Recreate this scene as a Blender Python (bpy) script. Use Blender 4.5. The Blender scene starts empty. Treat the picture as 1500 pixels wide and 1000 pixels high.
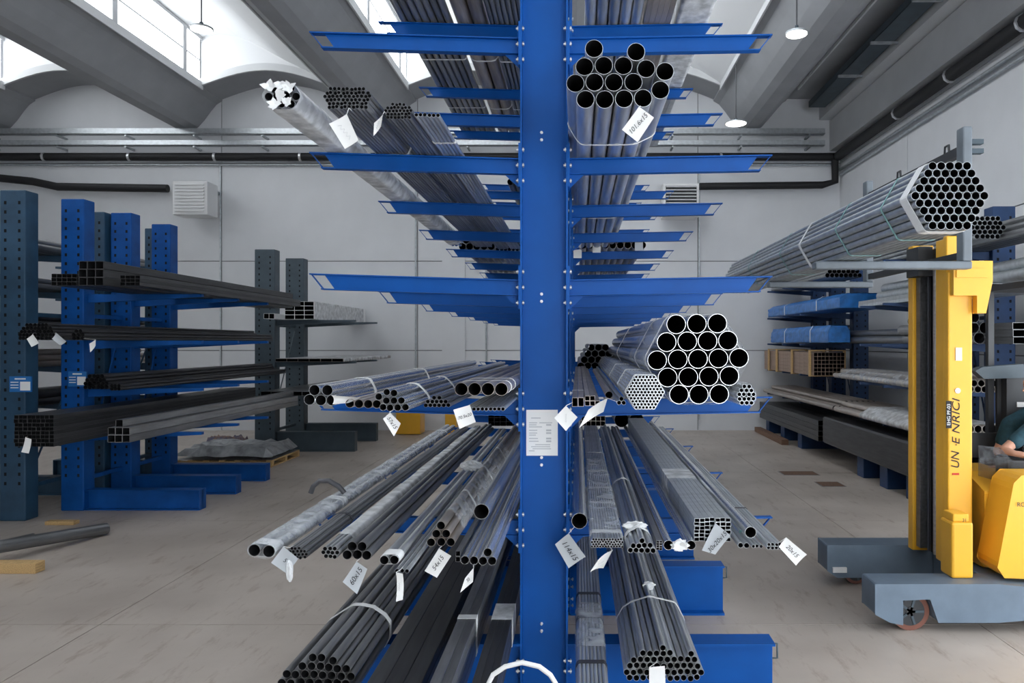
import bpy, math, random
from mathutils import Vector, Matrix
random.seed(7)
scene = bpy.context.scene
C = scene.collection
F, CX, CY, H = 1100.0, 847.0, 502.0, 2.476      # focal length and vanishing point in pixels, eye height in metres

# ------------------------------------------------------------------ camera, world, exposure
cam = bpy.data.cameras.new('camera'); cam_o = bpy.data.objects.new('camera', cam); C.objects.link(cam_o)
cam.sensor_width = 36; cam.lens = 36 * F / 1500
cam.shift_x = -(CX - 750) / 1500; cam.shift_y = (CY - 500) / 1500
cam.clip_end = 200
cam_o.location = (0, 0, H); cam_o.rotation_euler = (math.pi / 2, 0, 0)
scene.camera = cam_o
w = bpy.data.worlds.new('sky'); scene.world = w; w.use_nodes = True
w.node_tree.nodes['Background'].inputs[0].default_value = (.88, .94, 1, 1)
w.node_tree.nodes['Background'].inputs[1].default_value = 5.5
SKYLIGHT = 4.6
vs = scene.view_settings
vs.view_transform = 'Standard'; vs.look = 'None'; vs.gamma = 1; vs.use_curve_mapping = False
vs.exposure = 0.05

# ------------------------------------------------------------------ materials
def mat(name, col, rough=.5, metal=0., var=0., noise=0., nscale=8., emit=0., alpha=1., stretch=None, bump=0., spec=None, col2=None):
    m = bpy.data.materials.new(name); m.use_nodes = True
    nt = m.node_tree; b = nt.nodes['Principled BSDF']
    b.inputs['Base Color'].default_value = (*col, 1); b.inputs['Roughness'].default_value = rough
    b.inputs['Metallic'].default_value = metal
    if spec is not None: b.inputs['Specular IOR Level'].default_value = spec
    cur = None
    if noise or bump or col2:
        tc = nt.nodes.new('ShaderNodeTexCoord'); mp = nt.nodes.new('ShaderNodeMapping')
        nt.links.new(tc.outputs['Object'], mp.inputs[0])
        if stretch: mp.inputs['Scale'].default_value = stretch
        nz = nt.nodes.new('ShaderNodeTexNoise'); nz.inputs['Scale'].default_value = nscale; nz.inputs['Detail'].default_value = 6
        nt.links.new(mp.outputs[0], nz.inputs['Vector'])
        c2 = col2 or tuple(max(0, c * (1 - noise)) for c in col)
        c1 = col if col2 else tuple(min(1, c * (1 + noise)) for c in col)
        rp = nt.nodes.new('ShaderNodeValToRGB'); rp.color_ramp.elements[0].position = .32; rp.color_ramp.elements[1].position = .68
        rp.color_ramp.elements[0].color = (*c2, 1); rp.color_ramp.elements[1].color = (*c1, 1)
        nt.links.new(nz.outputs['Fac'], rp.inputs[0]); cur = rp.outputs[0]
        if bump:
            bp = nt.nodes.new('ShaderNodeBump'); bp.inputs['Strength'].default_value = bump; bp.inputs['Distance'].default_value = .01
            nt.links.new(nz.outputs['Fac'], bp.inputs['Height']); nt.links.new(bp.outputs[0], b.inputs['Normal'])
    if var:
        oi = nt.nodes.new('ShaderNodeObjectInfo'); mr = nt.nodes.new('ShaderNodeMapRange')
        mr.inputs['To Min'].default_value = 1 - var; mr.inputs['To Max'].default_value = 1 + var
        nt.links.new(oi.outputs['Random'], mr.inputs['Value'])
        vm = nt.nodes.new('ShaderNodeVectorMath'); vm.operation = 'SCALE'
        if cur: nt.links.new(cur, vm.inputs[0])
        else: vm.inputs[0].default_value = col
        nt.links.new(mr.outputs[0], vm.inputs['Scale']); cur = vm.outputs[0]
    if cur: nt.links.new(cur, b.inputs['Base Color'])
    if emit:
        b.inputs['Emission Color'].default_value = (*col, 1); b.inputs['Emission Strength'].default_value = emit
    if alpha < 1: b.inputs['Alpha'].default_value = alpha
    return m

def film(name, col, amin, amax, rough=.22):
    m = mat(name, col, rough); nt = m.node_tree; b = nt.nodes['Principled BSDF']
    tc = nt.nodes.new('ShaderNodeTexCoord'); nz = nt.nodes.new('ShaderNodeTexNoise'); nz.inputs['Scale'].default_value = 9; nz.inputs['Detail'].default_value = 5
    mr = nt.nodes.new('ShaderNodeMapRange'); mr.inputs['From Min'].default_value = .35; mr.inputs['From Max'].default_value = .7
    mr.inputs['To Min'].default_value = amin; mr.inputs['To Max'].default_value = amax
    nt.links.new(tc.outputs['Object'], nz.inputs['Vector']); nt.links.new(nz.outputs['Fac'], mr.inputs['Value']); nt.links.new(mr.outputs[0], b.inputs['Alpha'])
    bp = nt.nodes.new('ShaderNodeBump'); bp.inputs['Strength'].default_value = .6; bp.inputs['Distance'].default_value = .02
    nt.links.new(nz.outputs['Fac'], bp.inputs['Height']); nt.links.new(bp.outputs[0], b.inputs['Normal'])
    return m

BLUE = mat('blue_paint', (.0, .078, .34), .45, noise=.08, nscale=3, spec=.25)
BLUE_L = mat('blue_paint_older', (.003, .075, .30), .5, noise=.2, nscale=4, spec=.25)
BLUE_D = mat('navy_paint', (.012, .045, .13), .5, noise=.2, nscale=4)
TEAL = mat('petrol_paint', (.02, .065, .12), .5, noise=.2, nscale=4)
GREY = mat('slate_grey_paint', (.055, .08, .10), .5, noise=.15, nscale=4)
ZINC = mat('zinc_bolt', (.75, .76, .78), .3, .8)
ST = mat('bright_steel', (.58, .60, .62), .28, .7, var=.22, noise=.14, nscale=5, stretch=(6, .6, 6))
ST_H = mat('polished_steel', (.70, .72, .74), .20, .8, var=.15, noise=.1, nscale=4, stretch=(6, .6, 6))
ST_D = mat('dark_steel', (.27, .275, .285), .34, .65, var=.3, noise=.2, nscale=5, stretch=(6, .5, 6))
ST_B = mat('black_mill_steel', (.055, .056, .06), .42, .4, var=.3, noise=.25, nscale=5, stretch=(6, .5, 6))
ST_W = mat('brownish_steel', (.45, .40, .36), .36, .65, var=.2, noise=.2, nscale=5, stretch=(6, .5, 6))
ST_G = mat('galvanised_steel', (.52, .55, .57), .36, .75, var=.18, noise=.12, nscale=12)
INNER = mat('pipe_bore', (.018, .018, .02), .9, spec=.1)  # near-black scale colour, also painting in the shade inside the tubes
WALL = mat('white_panel', (.74, .75, .77), .7, noise=.03, nscale=1.2)
JOINT = mat('panel_joint', (.25, .25, .26), .9)
CONC = mat('roof_concrete', (.37, .38, .395), .75, noise=.06, nscale=1.5)
CONC_L = mat('pale_concrete', (.66, .67, .68), .75, noise=.04, nscale=1.5)
SHELL = mat('white_roof_shell', (.82, .83, .84), .7)
FLOOR = mat('screed_slab', (.54, .475, .42), .42, noise=0, nscale=.8, col2=(.40, .345, .30), bump=.02)
_nt = FLOOR.node_tree; _b = _nt.nodes['Principled BSDF']; _src = _b.inputs['Base Color'].links[0].from_socket
_tc = _nt.nodes.new('ShaderNodeTexCoord'); _mp = _nt.nodes.new('ShaderNodeMapping'); _mp.inputs['Scale'].default_value = (3.2, .8, 1); _mp.inputs['Rotation'].default_value = (0, 0, .25)
_n2 = _nt.nodes.new('ShaderNodeTexNoise'); _n2.inputs['Scale'].default_value = 2.2; _n2.inputs['Detail'].default_value = 9; _n2.inputs['Roughness'].default_value = .7
_r2 = _nt.nodes.new('ShaderNodeValToRGB'); _r2.color_ramp.elements[0].position = .54; _r2.color_ramp.elements[1].position = .74
_r2.color_ramp.elements[0].color = (1, 1, 1, 1); _r2.color_ramp.elements[1].color = (.62, .54, .48, 1)
_mx = _nt.nodes.new('ShaderNodeMix'); _mx.data_type = 'RGBA'; _mx.blend_type = 'MULTIPLY'; _mx.inputs['Factor'].default_value = 1
_nt.links.new(_tc.outputs['Object'], _mp.inputs[0]); _nt.links.new(_mp.outputs[0], _n2.inputs['Vector']); _nt.links.new(_n2.outputs['Fac'], _r2.inputs[0])
_nt.links.new(_src, _mx.inputs[6]); _nt.links.new(_r2.outputs[0], _mx.inputs[7]); _nt.links.new(_mx.outputs[2], _b.inputs['Base Color'])
PANE = mat('daylit_pane', (.93, .97, 1), .3, emit=SKYLIGHT)
FRAME = mat('pane_frame', (.55, .56, .58), .5)
LAMP = mat('lamp_diffuser', (1, .96, .9), .4, emit=3)
BLACK = mat('black_insulation', (.012, .012, .014), .6)
WHITE = mat('white_plastic', (.82, .82, .82), .5)
PAPER = mat('card_paper', (.86, .86, .85), .8)
PAPER_G = mat('grey_card', (.50, .53, .56), .8)
INK = mat('ink', (.012, .012, .016), .7)
INK_G = mat('grey_print', (.52, .53, .55), .8)
STRAP = mat('white_strap', (.85, .86, .86), .45)
TEALSTRAP = mat('green_strap', (.28, .52, .50), .45)
WIRE = mat('wire_tie', (.10, .10, .11), .4, .6)
FILM = film('clear_film', (.86, .90, .95), .10, .55)
FILM_W = film('milky_film', (.86, .88, .90), .45, .9, .35)
FILM_B = mat('blue_sheet', (.02, .16, .48), .35, noise=.25, nscale=8, bump=.5)
WOOD = mat('pale_timber', (.55, .36, .16), .7, noise=.25, nscale=14, stretch=(8, 1, 8))
WOOD_D = mat('brown_timber', (.17, .095, .06), .7, noise=.3, nscale=14, stretch=(8, 1, 8))
CARD = mat('brown_cardboard', (.33, .24, .19), .8, noise=.1)
YEL = mat('forklift_yellow', (.90, .47, .035), .33, noise=.04, nscale=3)
TRUCK = mat('forklift_blue_grey', (.14, .19, .25), .45, noise=.1, nscale=5)
FORK = mat('fork_grey', (.15, .175, .20), .5, noise=.12, nscale=6)
DARK = mat('dark_plastic', (.03, .032, .036), .5)
RUBBER = mat('brown_tyre', (.20, .075, .05), .6)
SMOKE = film('smoked_screen', (.03, .033, .04), .3, .42, .08)
RED = mat('red_print', (.6, .03, .02), .6)
SKIN = mat('skin', (.55, .29, .20), .55)
SHIRT = mat('teal_shirt', (.015, .06, .085), .85, noise=.2, nscale=30)
JEANS = mat('dark_trousers', (.02, .025, .04), .85)
HAIR = mat('dark_hair', (.02, .014, .01), .6)
SIGNBLUE = mat('sign_blue', (.01, .15, .45), .5)

# ------------------------------------------------------------------ mesh helpers
W = {}
def P(px, py, d): return Vector(((px - CX) * d / F, d, H - (py - CY) * d / F))
def tag(o, label=None, cat=None, group=None, kind=None):
    if label: o['label'] = label
    if cat: o['category'] = cat
    if group: o['group'] = group
    if kind: o['kind'] = kind
    return o
def link(o, origin, parent=None):
    C.objects.link(o); W[o.name] = Vector(origin)
    if parent: o.parent = parent; o.location = Vector(origin) - W[parent.name]
    else: o.location = origin
    return o
def empty(name, loc, label=None, cat=None, group=None, kind=None):
    o = bpy.data.objects.new(name, None); o.empty_display_size = .1
    link(o, loc); return tag(o, label, cat, group, kind)
class MB:
    def __init__(s): s.v = []; s.f = []; s.sm = []; s.mi = []
    def add(s, vs, fs, smooth=False, mi=0):
        o = len(s.v); s.v += [tuple(v) for v in vs]
        for f in fs: s.f.append([i + o for i in f]); s.sm.append(smooth); s.mi.append(mi)
        return s
    def box(s, x0, x1, y0, y1, z0, z1, mi=0):
        v = [(x, y, z) for z in (z0, z1) for y in (y0, y1) for x in (x0, x1)]
        return s.add(v, [(0, 2, 3, 1), (4, 5, 7, 6), (0, 1, 5, 4), (2, 6, 7, 3), (0, 4, 6, 2), (1, 3, 7, 5)], mi=mi)
    def prism(s, pts, a, b, axis='y', mi=0, smooth=False):
        # pts: 2-D outline; axis y: (x,z); axis x: (y,z); axis z: (x,y)
        mk = {'y': lambda p, t: (p[0], t, p[1]), 'x': lambda p, t: (t, p[0], p[1]), 'z': lambda p, t: (p[0], p[1], t)}[axis]
        n = len(pts)
        s.add([mk(p, a) for p in pts] + [mk(p, b) for p in pts], [(i, (i + 1) % n, n + (i + 1) % n, n + i) for i in range(n)], smooth, mi)
        s.add([mk(p, a) for p in pts], [list(range(n))[::-1]], mi=mi); s.add([mk(p, b) for p in pts], [list(range(n))], mi=mi)
        return s
    def tube(s, path, r, n=8, mi=0, closed=False, caps=True):
        path = [Vector(p) for p in path]; m = len(path); rr = r if isinstance(r, (list, tuple)) else [r] * m
        vs = []; up = Vector((0, 0, 1)); prev = None
        for i, p in enumerate(path):
            a = path[(i - 1) % m] if (closed or i > 0) else p; b = path[(i + 1) % m] if (closed or i < m - 1) else p
            t = (b - a).normalized()
            if prev is None:
                u = t.cross(up)
                if u.length < .1: u = t.cross(Vector((1, 0, 0)))
            else: u = prev - t * prev.dot(t)
            u.normalize(); prev = u; q = t.cross(u)
            vs += [p + (u * math.cos(2 * math.pi * k / n) + q * math.sin(2 * math.pi * k / n)) * rr[i] for k in range(n)]
        fs = []
        for i in range(m if closed else m - 1):
            j = (i + 1) % m
            fs += [(i * n + k, i * n + (k + 1) % n, j * n + (k + 1) % n, j * n + k) for k in range(n)]
        s.add(vs, fs, True, mi)
        if caps and not closed:
            s.add(vs[:n], [list(range(n))[::-1]], mi=mi); s.add(vs[-n:], [list(range(n))], mi=mi)
        return s
    def cyl(s, a, b, r, n=12, mi=0): return s.tube([a, b], r, n, mi)
    def quadbar(s, a, b, w, h, mi=0):      # a rectangular bar between two points, w across, h upright
        a = Vector(a); b = Vector(b); t = (b - a).normalized(); u = t.cross(Vector((0, 0, 1)))
        if u.length < .05: u = Vector((1, 0, 0))
        u.normalize(); q = u.cross(t)
        v = [p + u * sx * w / 2 + q * sz * h / 2 for p in (a, b) for sx, sz in ((-1, -1), (1, -1), (1, 1), (-1, 1))]
        return s.add(v, [(0, 1, 2, 3), (7, 6, 5, 4), (0, 4, 5, 1), (1, 5, 6, 2), (2, 6, 7, 3), (3, 7, 4, 0)], mi=mi)
    def mesh(s, name, mats, origin):
        me = bpy.data.meshes.new(name); o = Vector(origin)
        me.from_pydata([tuple(Vector(v) - o) for v in s.v], [], s.f)
        me.polygons.foreach_set('use_smooth', s.sm); me.polygons.foreach_set('material_index', s.mi)
        for m in (mats if isinstance(mats, (list, tuple)) else [mats]): me.materials.append(m)
        me.update(); return me
    def build(s, name, mats, parent=None, origin=None, bevel=0):
        if origin is None:
            xs, ys, zs = zip(*s.v); origin = ((min(xs) + max(xs)) / 2, (min(ys) + max(ys)) / 2, min(zs))
        o = bpy.data.objects.new(name, s.mesh(name, mats, origin)); link(o, origin, parent)
        if bevel:
            b = o.modifiers.new('edge', 'BEVEL'); b.width = bevel; b.segments = 2; b.limit_method = 'ANGLE'
        return o
def inst(name, mesh, loc, parent=None):
    o = bpy.data.objects.new(name, mesh); return link(o, loc, parent)

PM = {}
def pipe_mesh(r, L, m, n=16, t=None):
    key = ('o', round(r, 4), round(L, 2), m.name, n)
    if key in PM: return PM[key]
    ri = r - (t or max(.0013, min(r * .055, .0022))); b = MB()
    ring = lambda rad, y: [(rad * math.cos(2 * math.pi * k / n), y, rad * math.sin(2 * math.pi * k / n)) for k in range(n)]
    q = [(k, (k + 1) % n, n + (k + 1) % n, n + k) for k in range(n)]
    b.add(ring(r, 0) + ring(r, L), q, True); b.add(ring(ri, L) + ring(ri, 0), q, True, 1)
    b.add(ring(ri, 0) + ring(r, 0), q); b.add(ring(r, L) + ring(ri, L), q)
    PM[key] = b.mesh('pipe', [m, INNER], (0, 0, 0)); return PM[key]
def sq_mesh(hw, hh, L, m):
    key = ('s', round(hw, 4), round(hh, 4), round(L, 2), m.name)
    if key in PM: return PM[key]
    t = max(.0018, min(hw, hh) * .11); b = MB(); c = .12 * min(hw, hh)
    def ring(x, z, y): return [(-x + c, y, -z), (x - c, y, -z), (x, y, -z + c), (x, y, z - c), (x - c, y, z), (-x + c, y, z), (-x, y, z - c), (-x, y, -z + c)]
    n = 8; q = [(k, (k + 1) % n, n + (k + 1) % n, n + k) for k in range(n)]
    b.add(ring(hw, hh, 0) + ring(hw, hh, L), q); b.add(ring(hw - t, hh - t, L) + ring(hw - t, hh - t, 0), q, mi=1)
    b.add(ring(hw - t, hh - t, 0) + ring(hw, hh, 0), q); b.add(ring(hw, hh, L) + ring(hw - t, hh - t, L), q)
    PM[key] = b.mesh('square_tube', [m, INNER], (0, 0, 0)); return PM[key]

def hull(pts):
    pts = sorted(set((round(x, 5), round(y, 5)) for x, y in pts))
    def half(ps):
        h = []
        for p in ps:
            while len(h) > 1 and (h[-1][0] - h[-2][0]) * (p[1] - h[-2][1]) - (h[-1][1] - h[-2][1]) * (p[0] - h[-2][0]) <= 0: h.pop()
            h.append(p)
        return h
    a, b = half(pts), half(pts[::-1]); return a[:-1] + b[:-1]
def relax(pts, rad, n=60):
    pts = [list(p) for p in pts]; lo = min(p[1] - r for p, r in zip(pts, rad))
    for _ in range(n):
        for i in range(len(pts)):
            for j in range(i):
                dx = pts[i][0] - pts[j][0]; dz = pts[i][1] - pts[j][1]; dd = math.hypot(dx, dz) or 1e-6
                need = (rad[i] + rad[j]) * 1.004
                if dd < need:
                    k = (need - dd) / dd / 2
                    pts[i][0] += dx * k; pts[i][1] += dz * k; pts[j][0] -= dx * k; pts[j][1] -= dz * k
        for p, r in zip(pts, rad): p[1] = max(p[1], lo + r)
    return pts

LEVEL = [5.38, 4.557, 3.735, 2.907, 2.083, 1.262]; BASE = .446
FLX0, FLX1 = -.392, -.07; TL, TR = .030, .018
def arm_z(level, X):
    if level == 'base': return BASE
    z = LEVEL[level]
    return z + (max(0, FLX0 - X) * TL if X < FLX0 else max(0, X - FLX1) * TR)
def band(outline, y, wd, th=.003):
    b = MB(); n = len(outline); cx = sum(p[0] for p in outline) / n; cz = sum(p[1] for p in outline) / n
    out = []
    for x, z in outline:
        l = math.hypot(x - cx, z - cz) or 1; out.append((x + (x - cx) / l * th, z + (z - cz) / l * th))
    vs = [(x, y, z) for x, z in outline] + [(x, y, z) for x, z in out] + [(x, y + wd, z) for x, z in out] + [(x, y + wd, z) for x, z in outline]
    fs = []
    for k in range(n):
        j = (k + 1) % n
        for a in range(4): c = (a + 1) % 4; fs.append((a * n + k, a * n + j, c * n + j, c * n + k))
    return b.add(vs, fs)
def outline_of(items, grow=.001, n=12):
    pts = []
    for (x, z), (kind, a, b_) in items:
        if kind == 'o': pts += [(x + (a + grow) * math.cos(2 * math.pi * k / n), z + (a + grow) * math.sin(2 * math.pi * k / n)) for k in range(n)]
        else: pts += [(x + sx * (a + grow), z + sz * (b_ + grow)) for sx in (-1, 1) for sz in (-1, 1)]
    return hull(pts)
def wrap_mesh(outline, y0, y1, amp=.004, step=.12):
    # a crinkled sleeve of film around an outline
    n0 = outline; pts = []
    for k in range(len(n0)):
        a = n0[k]; b = n0[(k + 1) % len(n0)]; m = max(1, int(math.hypot(a[0] - b[0], a[1] - b[1]) / .03))
        pts += [(a[0] + (b[0] - a[0]) * i / m, a[1] + (b[1] - a[1]) * i / m) for i in range(m)]
    cx = sum(p[0] for p in pts) / len(pts); cz = sum(p[1] for p in pts) / len(pts); ny = max(2, int((y1 - y0) / step)); n = len(pts); vs = []
    for i in range(ny + 1):
        for (x, z) in pts:
            l = math.hypot(x - cx, z - cz) or 1; g = amp * random.random()
            vs.append((x + (x - cx) / l * g, y0 + (y1 - y0) * i / ny, z + (z - cz) / l * g))
    return MB().add(vs, [(i * n + k, i * n + (k + 1) % n, (i + 1) * n + (k + 1) % n, (i + 1) * n + k) for i in range(ny) for k in range(n)], True)

def bundle(label, items, m, level=None, rest=None, d=None, L=6.0, cat='pipe bundle', group=None, straps=(), strap_mat=None, strap_w=.03,
           wraps=(), wrap_mat=None, jit=.02, name='pipe_bundle', part=None, n=14, rel=True):
    """items: (px, py, r) round tubes or (px, py, hw, hh) rectangular ones, all in photo pixels; depth from what the lowest one rests on"""
    ymax = max(i[1] + i[-1] for i in items); cxp = sum(i[0] for i in items) / len(items)
    if d is None:
        d = 4.5
        for _ in range(6):
            z = rest if rest is not None else arm_z(level, (cxp - CX) * d / F)
            d = (H - z) * F / (ymax - CY)
    k = d / F
    pos = [((i[0] - CX) * k, H - (i[1] - CY) * k) for i in items]
    shp = [('o', i[2] * k * .985, i[2] * k * .985) if len(i) == 3 else ('s', i[2] * k * .985, i[3] * k * .985) for i in items]
    if rel and all(s[0] == 'o' for s in shp) and len(items) < 70: pos = [tuple(p) for p in relax(pos, [s[1] for s in shp])]
    zlo = min(p[1] - s[2] for p, s in zip(pos, shp))
    if rest is not None or level is not None:
        z = rest if rest is not None else max(arm_z(level, p[0]) for p in pos)
        dz = z + (.0085 if wraps else .0045 if straps else .001) - zlo; pos = [(x, zz + dz) for x, zz in pos]; zlo += dz
    xm = sum(p[0] for p in pos) / len(pos)
    if len(items) == 1:
        s = shp[0]; me = pipe_mesh(s[1], L, m, n) if s[0] == 'o' else sq_mesh(s[1], s[2], L, m)
        root = inst(part or ('steel_pipe' if s[0] == 'o' else 'square_tube'), me, (pos[0][0], d, pos[0][1])); tag(root, label, cat, group)
    else:
        root = empty(name, (xm, d, zlo), label, cat, group)
        for p, s in zip(pos, shp):
            me = pipe_mesh(s[1], L, m, n if s[1] / k > 4 else 10) if s[0] == 'o' else sq_mesh(s[1], s[2], L, m)
            inst(part or ('pipe' if s[0] == 'o' else 'square_tube'), me, (p[0], d + random.uniform(0, jit), p[1]), root)
    it = list(zip(pos, shp)); ol = outline_of(it)
    for s in straps: band(ol, d + s, strap_w).build('strap', strap_mat or STRAP, root)
    for a, b_ in wraps: wrap_mesh(outline_of(it, .004), d + a, d + b_).build('film_wrap', wrap_mat or FILM, root)
    root_info[root.name] = (d, k, pos, shp)
    return root
root_info = {}
def Z(ox, oy, s, lst): return [(ox + a[0] / s, oy + a[1] / s, *[q / s for q in a[2:]]) for a in lst]     # crop coordinates to photo pixels
def rows(cx, ytop, counts, sp, r, vs=.866):
    out = []
    for i, c in enumerate(counts): out += [(cx + (j - (c - 1) / 2) * sp, ytop + i * sp * vs, r) for j in range(c)]
    return out
def grid(x0, y0, nx, ny, w, h): return [(x0 + (i + .5) * w, y0 + (j + .5) * h, w / 2, h / 2) for j in range(ny) for i in range(nx)]

def text_part(s, px, py, size, ang, d, m, parent, name='lettering', shear=.25, axis='y', sx=1.):
    cu = bpy.data.curves.new('t', 'FONT'); cu.body = s; cu.size = 1; cu.shear = shear; cu.align_x = 'CENTER'; cu.align_y = 'CENTER'
    to = bpy.data.objects.new('t', cu); C.objects.link(to)
    bpy.context.view_layer.update()
    me = bpy.data.meshes.new_from_object(to.evaluated_get(bpy.context.evaluated_depsgraph_get())); bpy.data.objects.remove(to)
    k = size * d / F; a = math.radians(ang); p = P(px, py, d)
    R = Matrix(((math.cos(a), -math.sin(a), 0), (0, 0, -1), (math.sin(a), math.cos(a), 0)))
    for v in me.vertices: v.co = R @ Vector((v.co.x * k * sx, v.co.y * k, 0))
    me.materials.clear(); me.materials.append(m)
    return inst(name, me, p, parent)
def card(label, corners, d, text=None, m=None, size=9, ang=0, hang=None, curl=.006, off=(0, 0), scrib=False):
    """a small paper card from its four corners (photo pixels) at the depth of the pipe end it hangs from"""
    hp = hang or corners[0]; best = None
    for nm, (bd_, bk_, ps, sh) in root_info.items():
        if abs(bd_ - d) > .45: continue
        for (x, z), sq in zip(ps, sh):
            qx, qy = CX + x / bk_, CY + (H - z) / bk_; e = abs(math.hypot(qx - hp[0], qy - hp[1]) - sq[1] / bk_)
            if best is None or e < best[0]: best = (e, bd_, x, z, sq)
    d = best[1] - .012 - max(0, curl)
    c = [P(x, y, d) for x, y in corners]; b = MB(); n = 6; vs = []
    for i in range(n + 1):
        for j in (0, 1):
            u = i / n; p = (c[0] * (1 - u) + c[3] * u) * (1 - j) + (c[1] * (1 - u) + c[2] * u) * j
            vs.append(p + Vector((0, curl * (4 * u * (1 - u)) , 0)))
    fr = len(vs); vs2 = vs + [v + Vector((0, .0012, 0)) for v in vs]
    fs = [(2 * i, 2 * i + 1, 2 * i + 3, 2 * i + 2) for i in range(n)]
    fs += [tuple(fr + q for q in f[::-1]) for f in fs]
    b.add(vs2, fs, True)
    o = b.build('price_tag', m or PAPER); tag(o, label, 'tag', 'paper tags on the pipes')
    cx = sum(p[0] for p in corners) / 4 + off[0]; cy = sum(p[1] for p in corners) / 4 + off[1]
    if text: text_part(text, cx, cy, size, ang, d - .004, INK, o)
    if scrib:
        a = math.radians(ang); pts = []
        for i in range(9):
            t = (i - 4) * size * .3; q = (1 if i % 2 else -1) * size * .22
            pts.append(P(cx + t * math.cos(a) - q * math.sin(a), cy - t * math.sin(a) - q * math.cos(a), d - .003))
        MB().tube(pts, .0011, 4).build('handwriting', INK_G, o)
    _, bd_, x, z, sq = best; v = Vector((P(*hp, d).x - x, 0, P(*hp, d).z - z)); v = v.normalized() * sq[1] if v.length > .001 else Vector((0, 0, -sq[2])); q = Vector((x, bd_, z)) + v
    MB().tube([q + Vector((0, .04, 0)), q + Vector((0, -.008, 0)), P(*corners[0], d)], .0016, 5).build('string', STRAP, o)
    return o

# ------------------------------------------------------------------ room: floor, walls
XW, XL, YB, YF = 7.44, -17.2, 21.3, -7.0
fl = MB().box(XL, XW, YF, YB, -.3, -.012).build('floor', JOINT); tag(fl, kind='structure')
xs = [XL, -11.95, -8.08, -4.21, -.34, 3.53, XW]; ys = [YF, -4.98, -1.13, 2.74, 6.6, 10.46, 14.3, 18.2, YB]
for i in range(len(xs) - 1):
    for j in range(len(ys) - 1):
        MB().box(xs[i] + .004, xs[i + 1] - .004, ys[j] + .004, ys[j + 1] - .004, -.012, 0).build('slab', FLOOR, fl, origin=(0, 0, 0))
bk = MB().box(XL, XW, YB, YB + .25, 0, 11.5).build('wall_back', JOINT); tag(bk, kind='structure')
zs = [0, 2.26, 4.79, 7.56, 11.5]; xb = [XL, -10.1, -4.55, -.1, 3.39, XW]
for i in range(len(xb) - 1):
    for j in range(4): MB().box(xb[i] + .012, xb[i + 1] - .012, YB - .03, YB, zs[j] + (.012 if j else 0), zs[j + 1] - .012).build('panel', WALL, bk)
MB().box(-3.85, -3.2, YB - .07, YB - .03, 0, 7.4).build('pilaster', WALL, bk)
rw = MB().box(XW, XW + .25, YF, -1.1, 0, 11.5).box(XW, XW + .25, 8.0, YB + .25, 0, 11.5).box(XW, XW + .25, -1.1, 8.0, 4.79, 11.5).build('wall_right', JOINT); tag(rw, kind='structure')
yy = [YF, -1.1, 8.0, 12.4, 16.9, YB]
for i in range(5):
    for j in range(4):
        if i == 1 and j < 2: continue        # unseen opening added to let daylight in from the right
        MB().box(XW - .03, XW, yy[i] + .01, yy[i + 1] - .01, zs[j] + (.012 if j else 0), zs[j + 1] - .012).build('panel', WALL, rw)
tag(MB().box(XL - .25, XL, YF, YB + .25, 0, 11.5).build('wall_left', WALL), kind='structure')
tag(MB().box(XL - .25, 1.0, YF - .25, YF, 0, 11.5).box(1.0, XW + .25, YF - .25, YF, 6.5, 11.5).build('wall_front', WALL), kind='structure')  # unseen wall, its opening shaped to light the right side and darken the left
# edge beams of the right wall
t1 = MB().box(XW - .32, XW - .03, YF, YB - .03, 7.9, 8.75).build('trim_1', CONC_L); tag(t1, kind='structure')
t2 = MB().box(XW - .62, XW - .03, YF, YB - .03, 8.78, 9.7).build('trim_2', CONC_L); tag(t2, kind='structure')

# ------------------------------------------------------------------ roof: wing beams, curved shells, glazing
YE = 20.1
ceil = MB().box(XL, XW, YF, YB + .2, 11.5, 11.7).build('ceiling', CONC); tag(ceil, kind='structure')
BX = [-16.4, -11.1, -5.6, -.36, 4.85]; ZB, ZW, ZT = 8.48, 9.36, 10.64
prof = [(-.16, 0), (.16, 0), (.34, .10), (.52, .30), (.70, .55), (.86, .74), (1.02, .84)]
for x in BX:
    pts = [(x + a, ZB + b) for a, b in prof] + [(x + 1.02, ZW), (x + .8, ZW), (x + .3, ZB + .5)]
    pts = pts + [(2 * x - a, b) for a, b in pts[::-1]][:-1]
    MB().prism(pts[:-1], YF, YB - .03, 'y').build('roof_beam', CONC, ceil)
    for s in (1, -1):
        MB().box(min(x + s * 1.02, x + s * 1.06), max(x + s * 1.02, x + s * 1.06), YF, YE, ZW - .12, ZW + .06).build('gutter_edge', CONC_L, ceil)
nwin = 0
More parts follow.
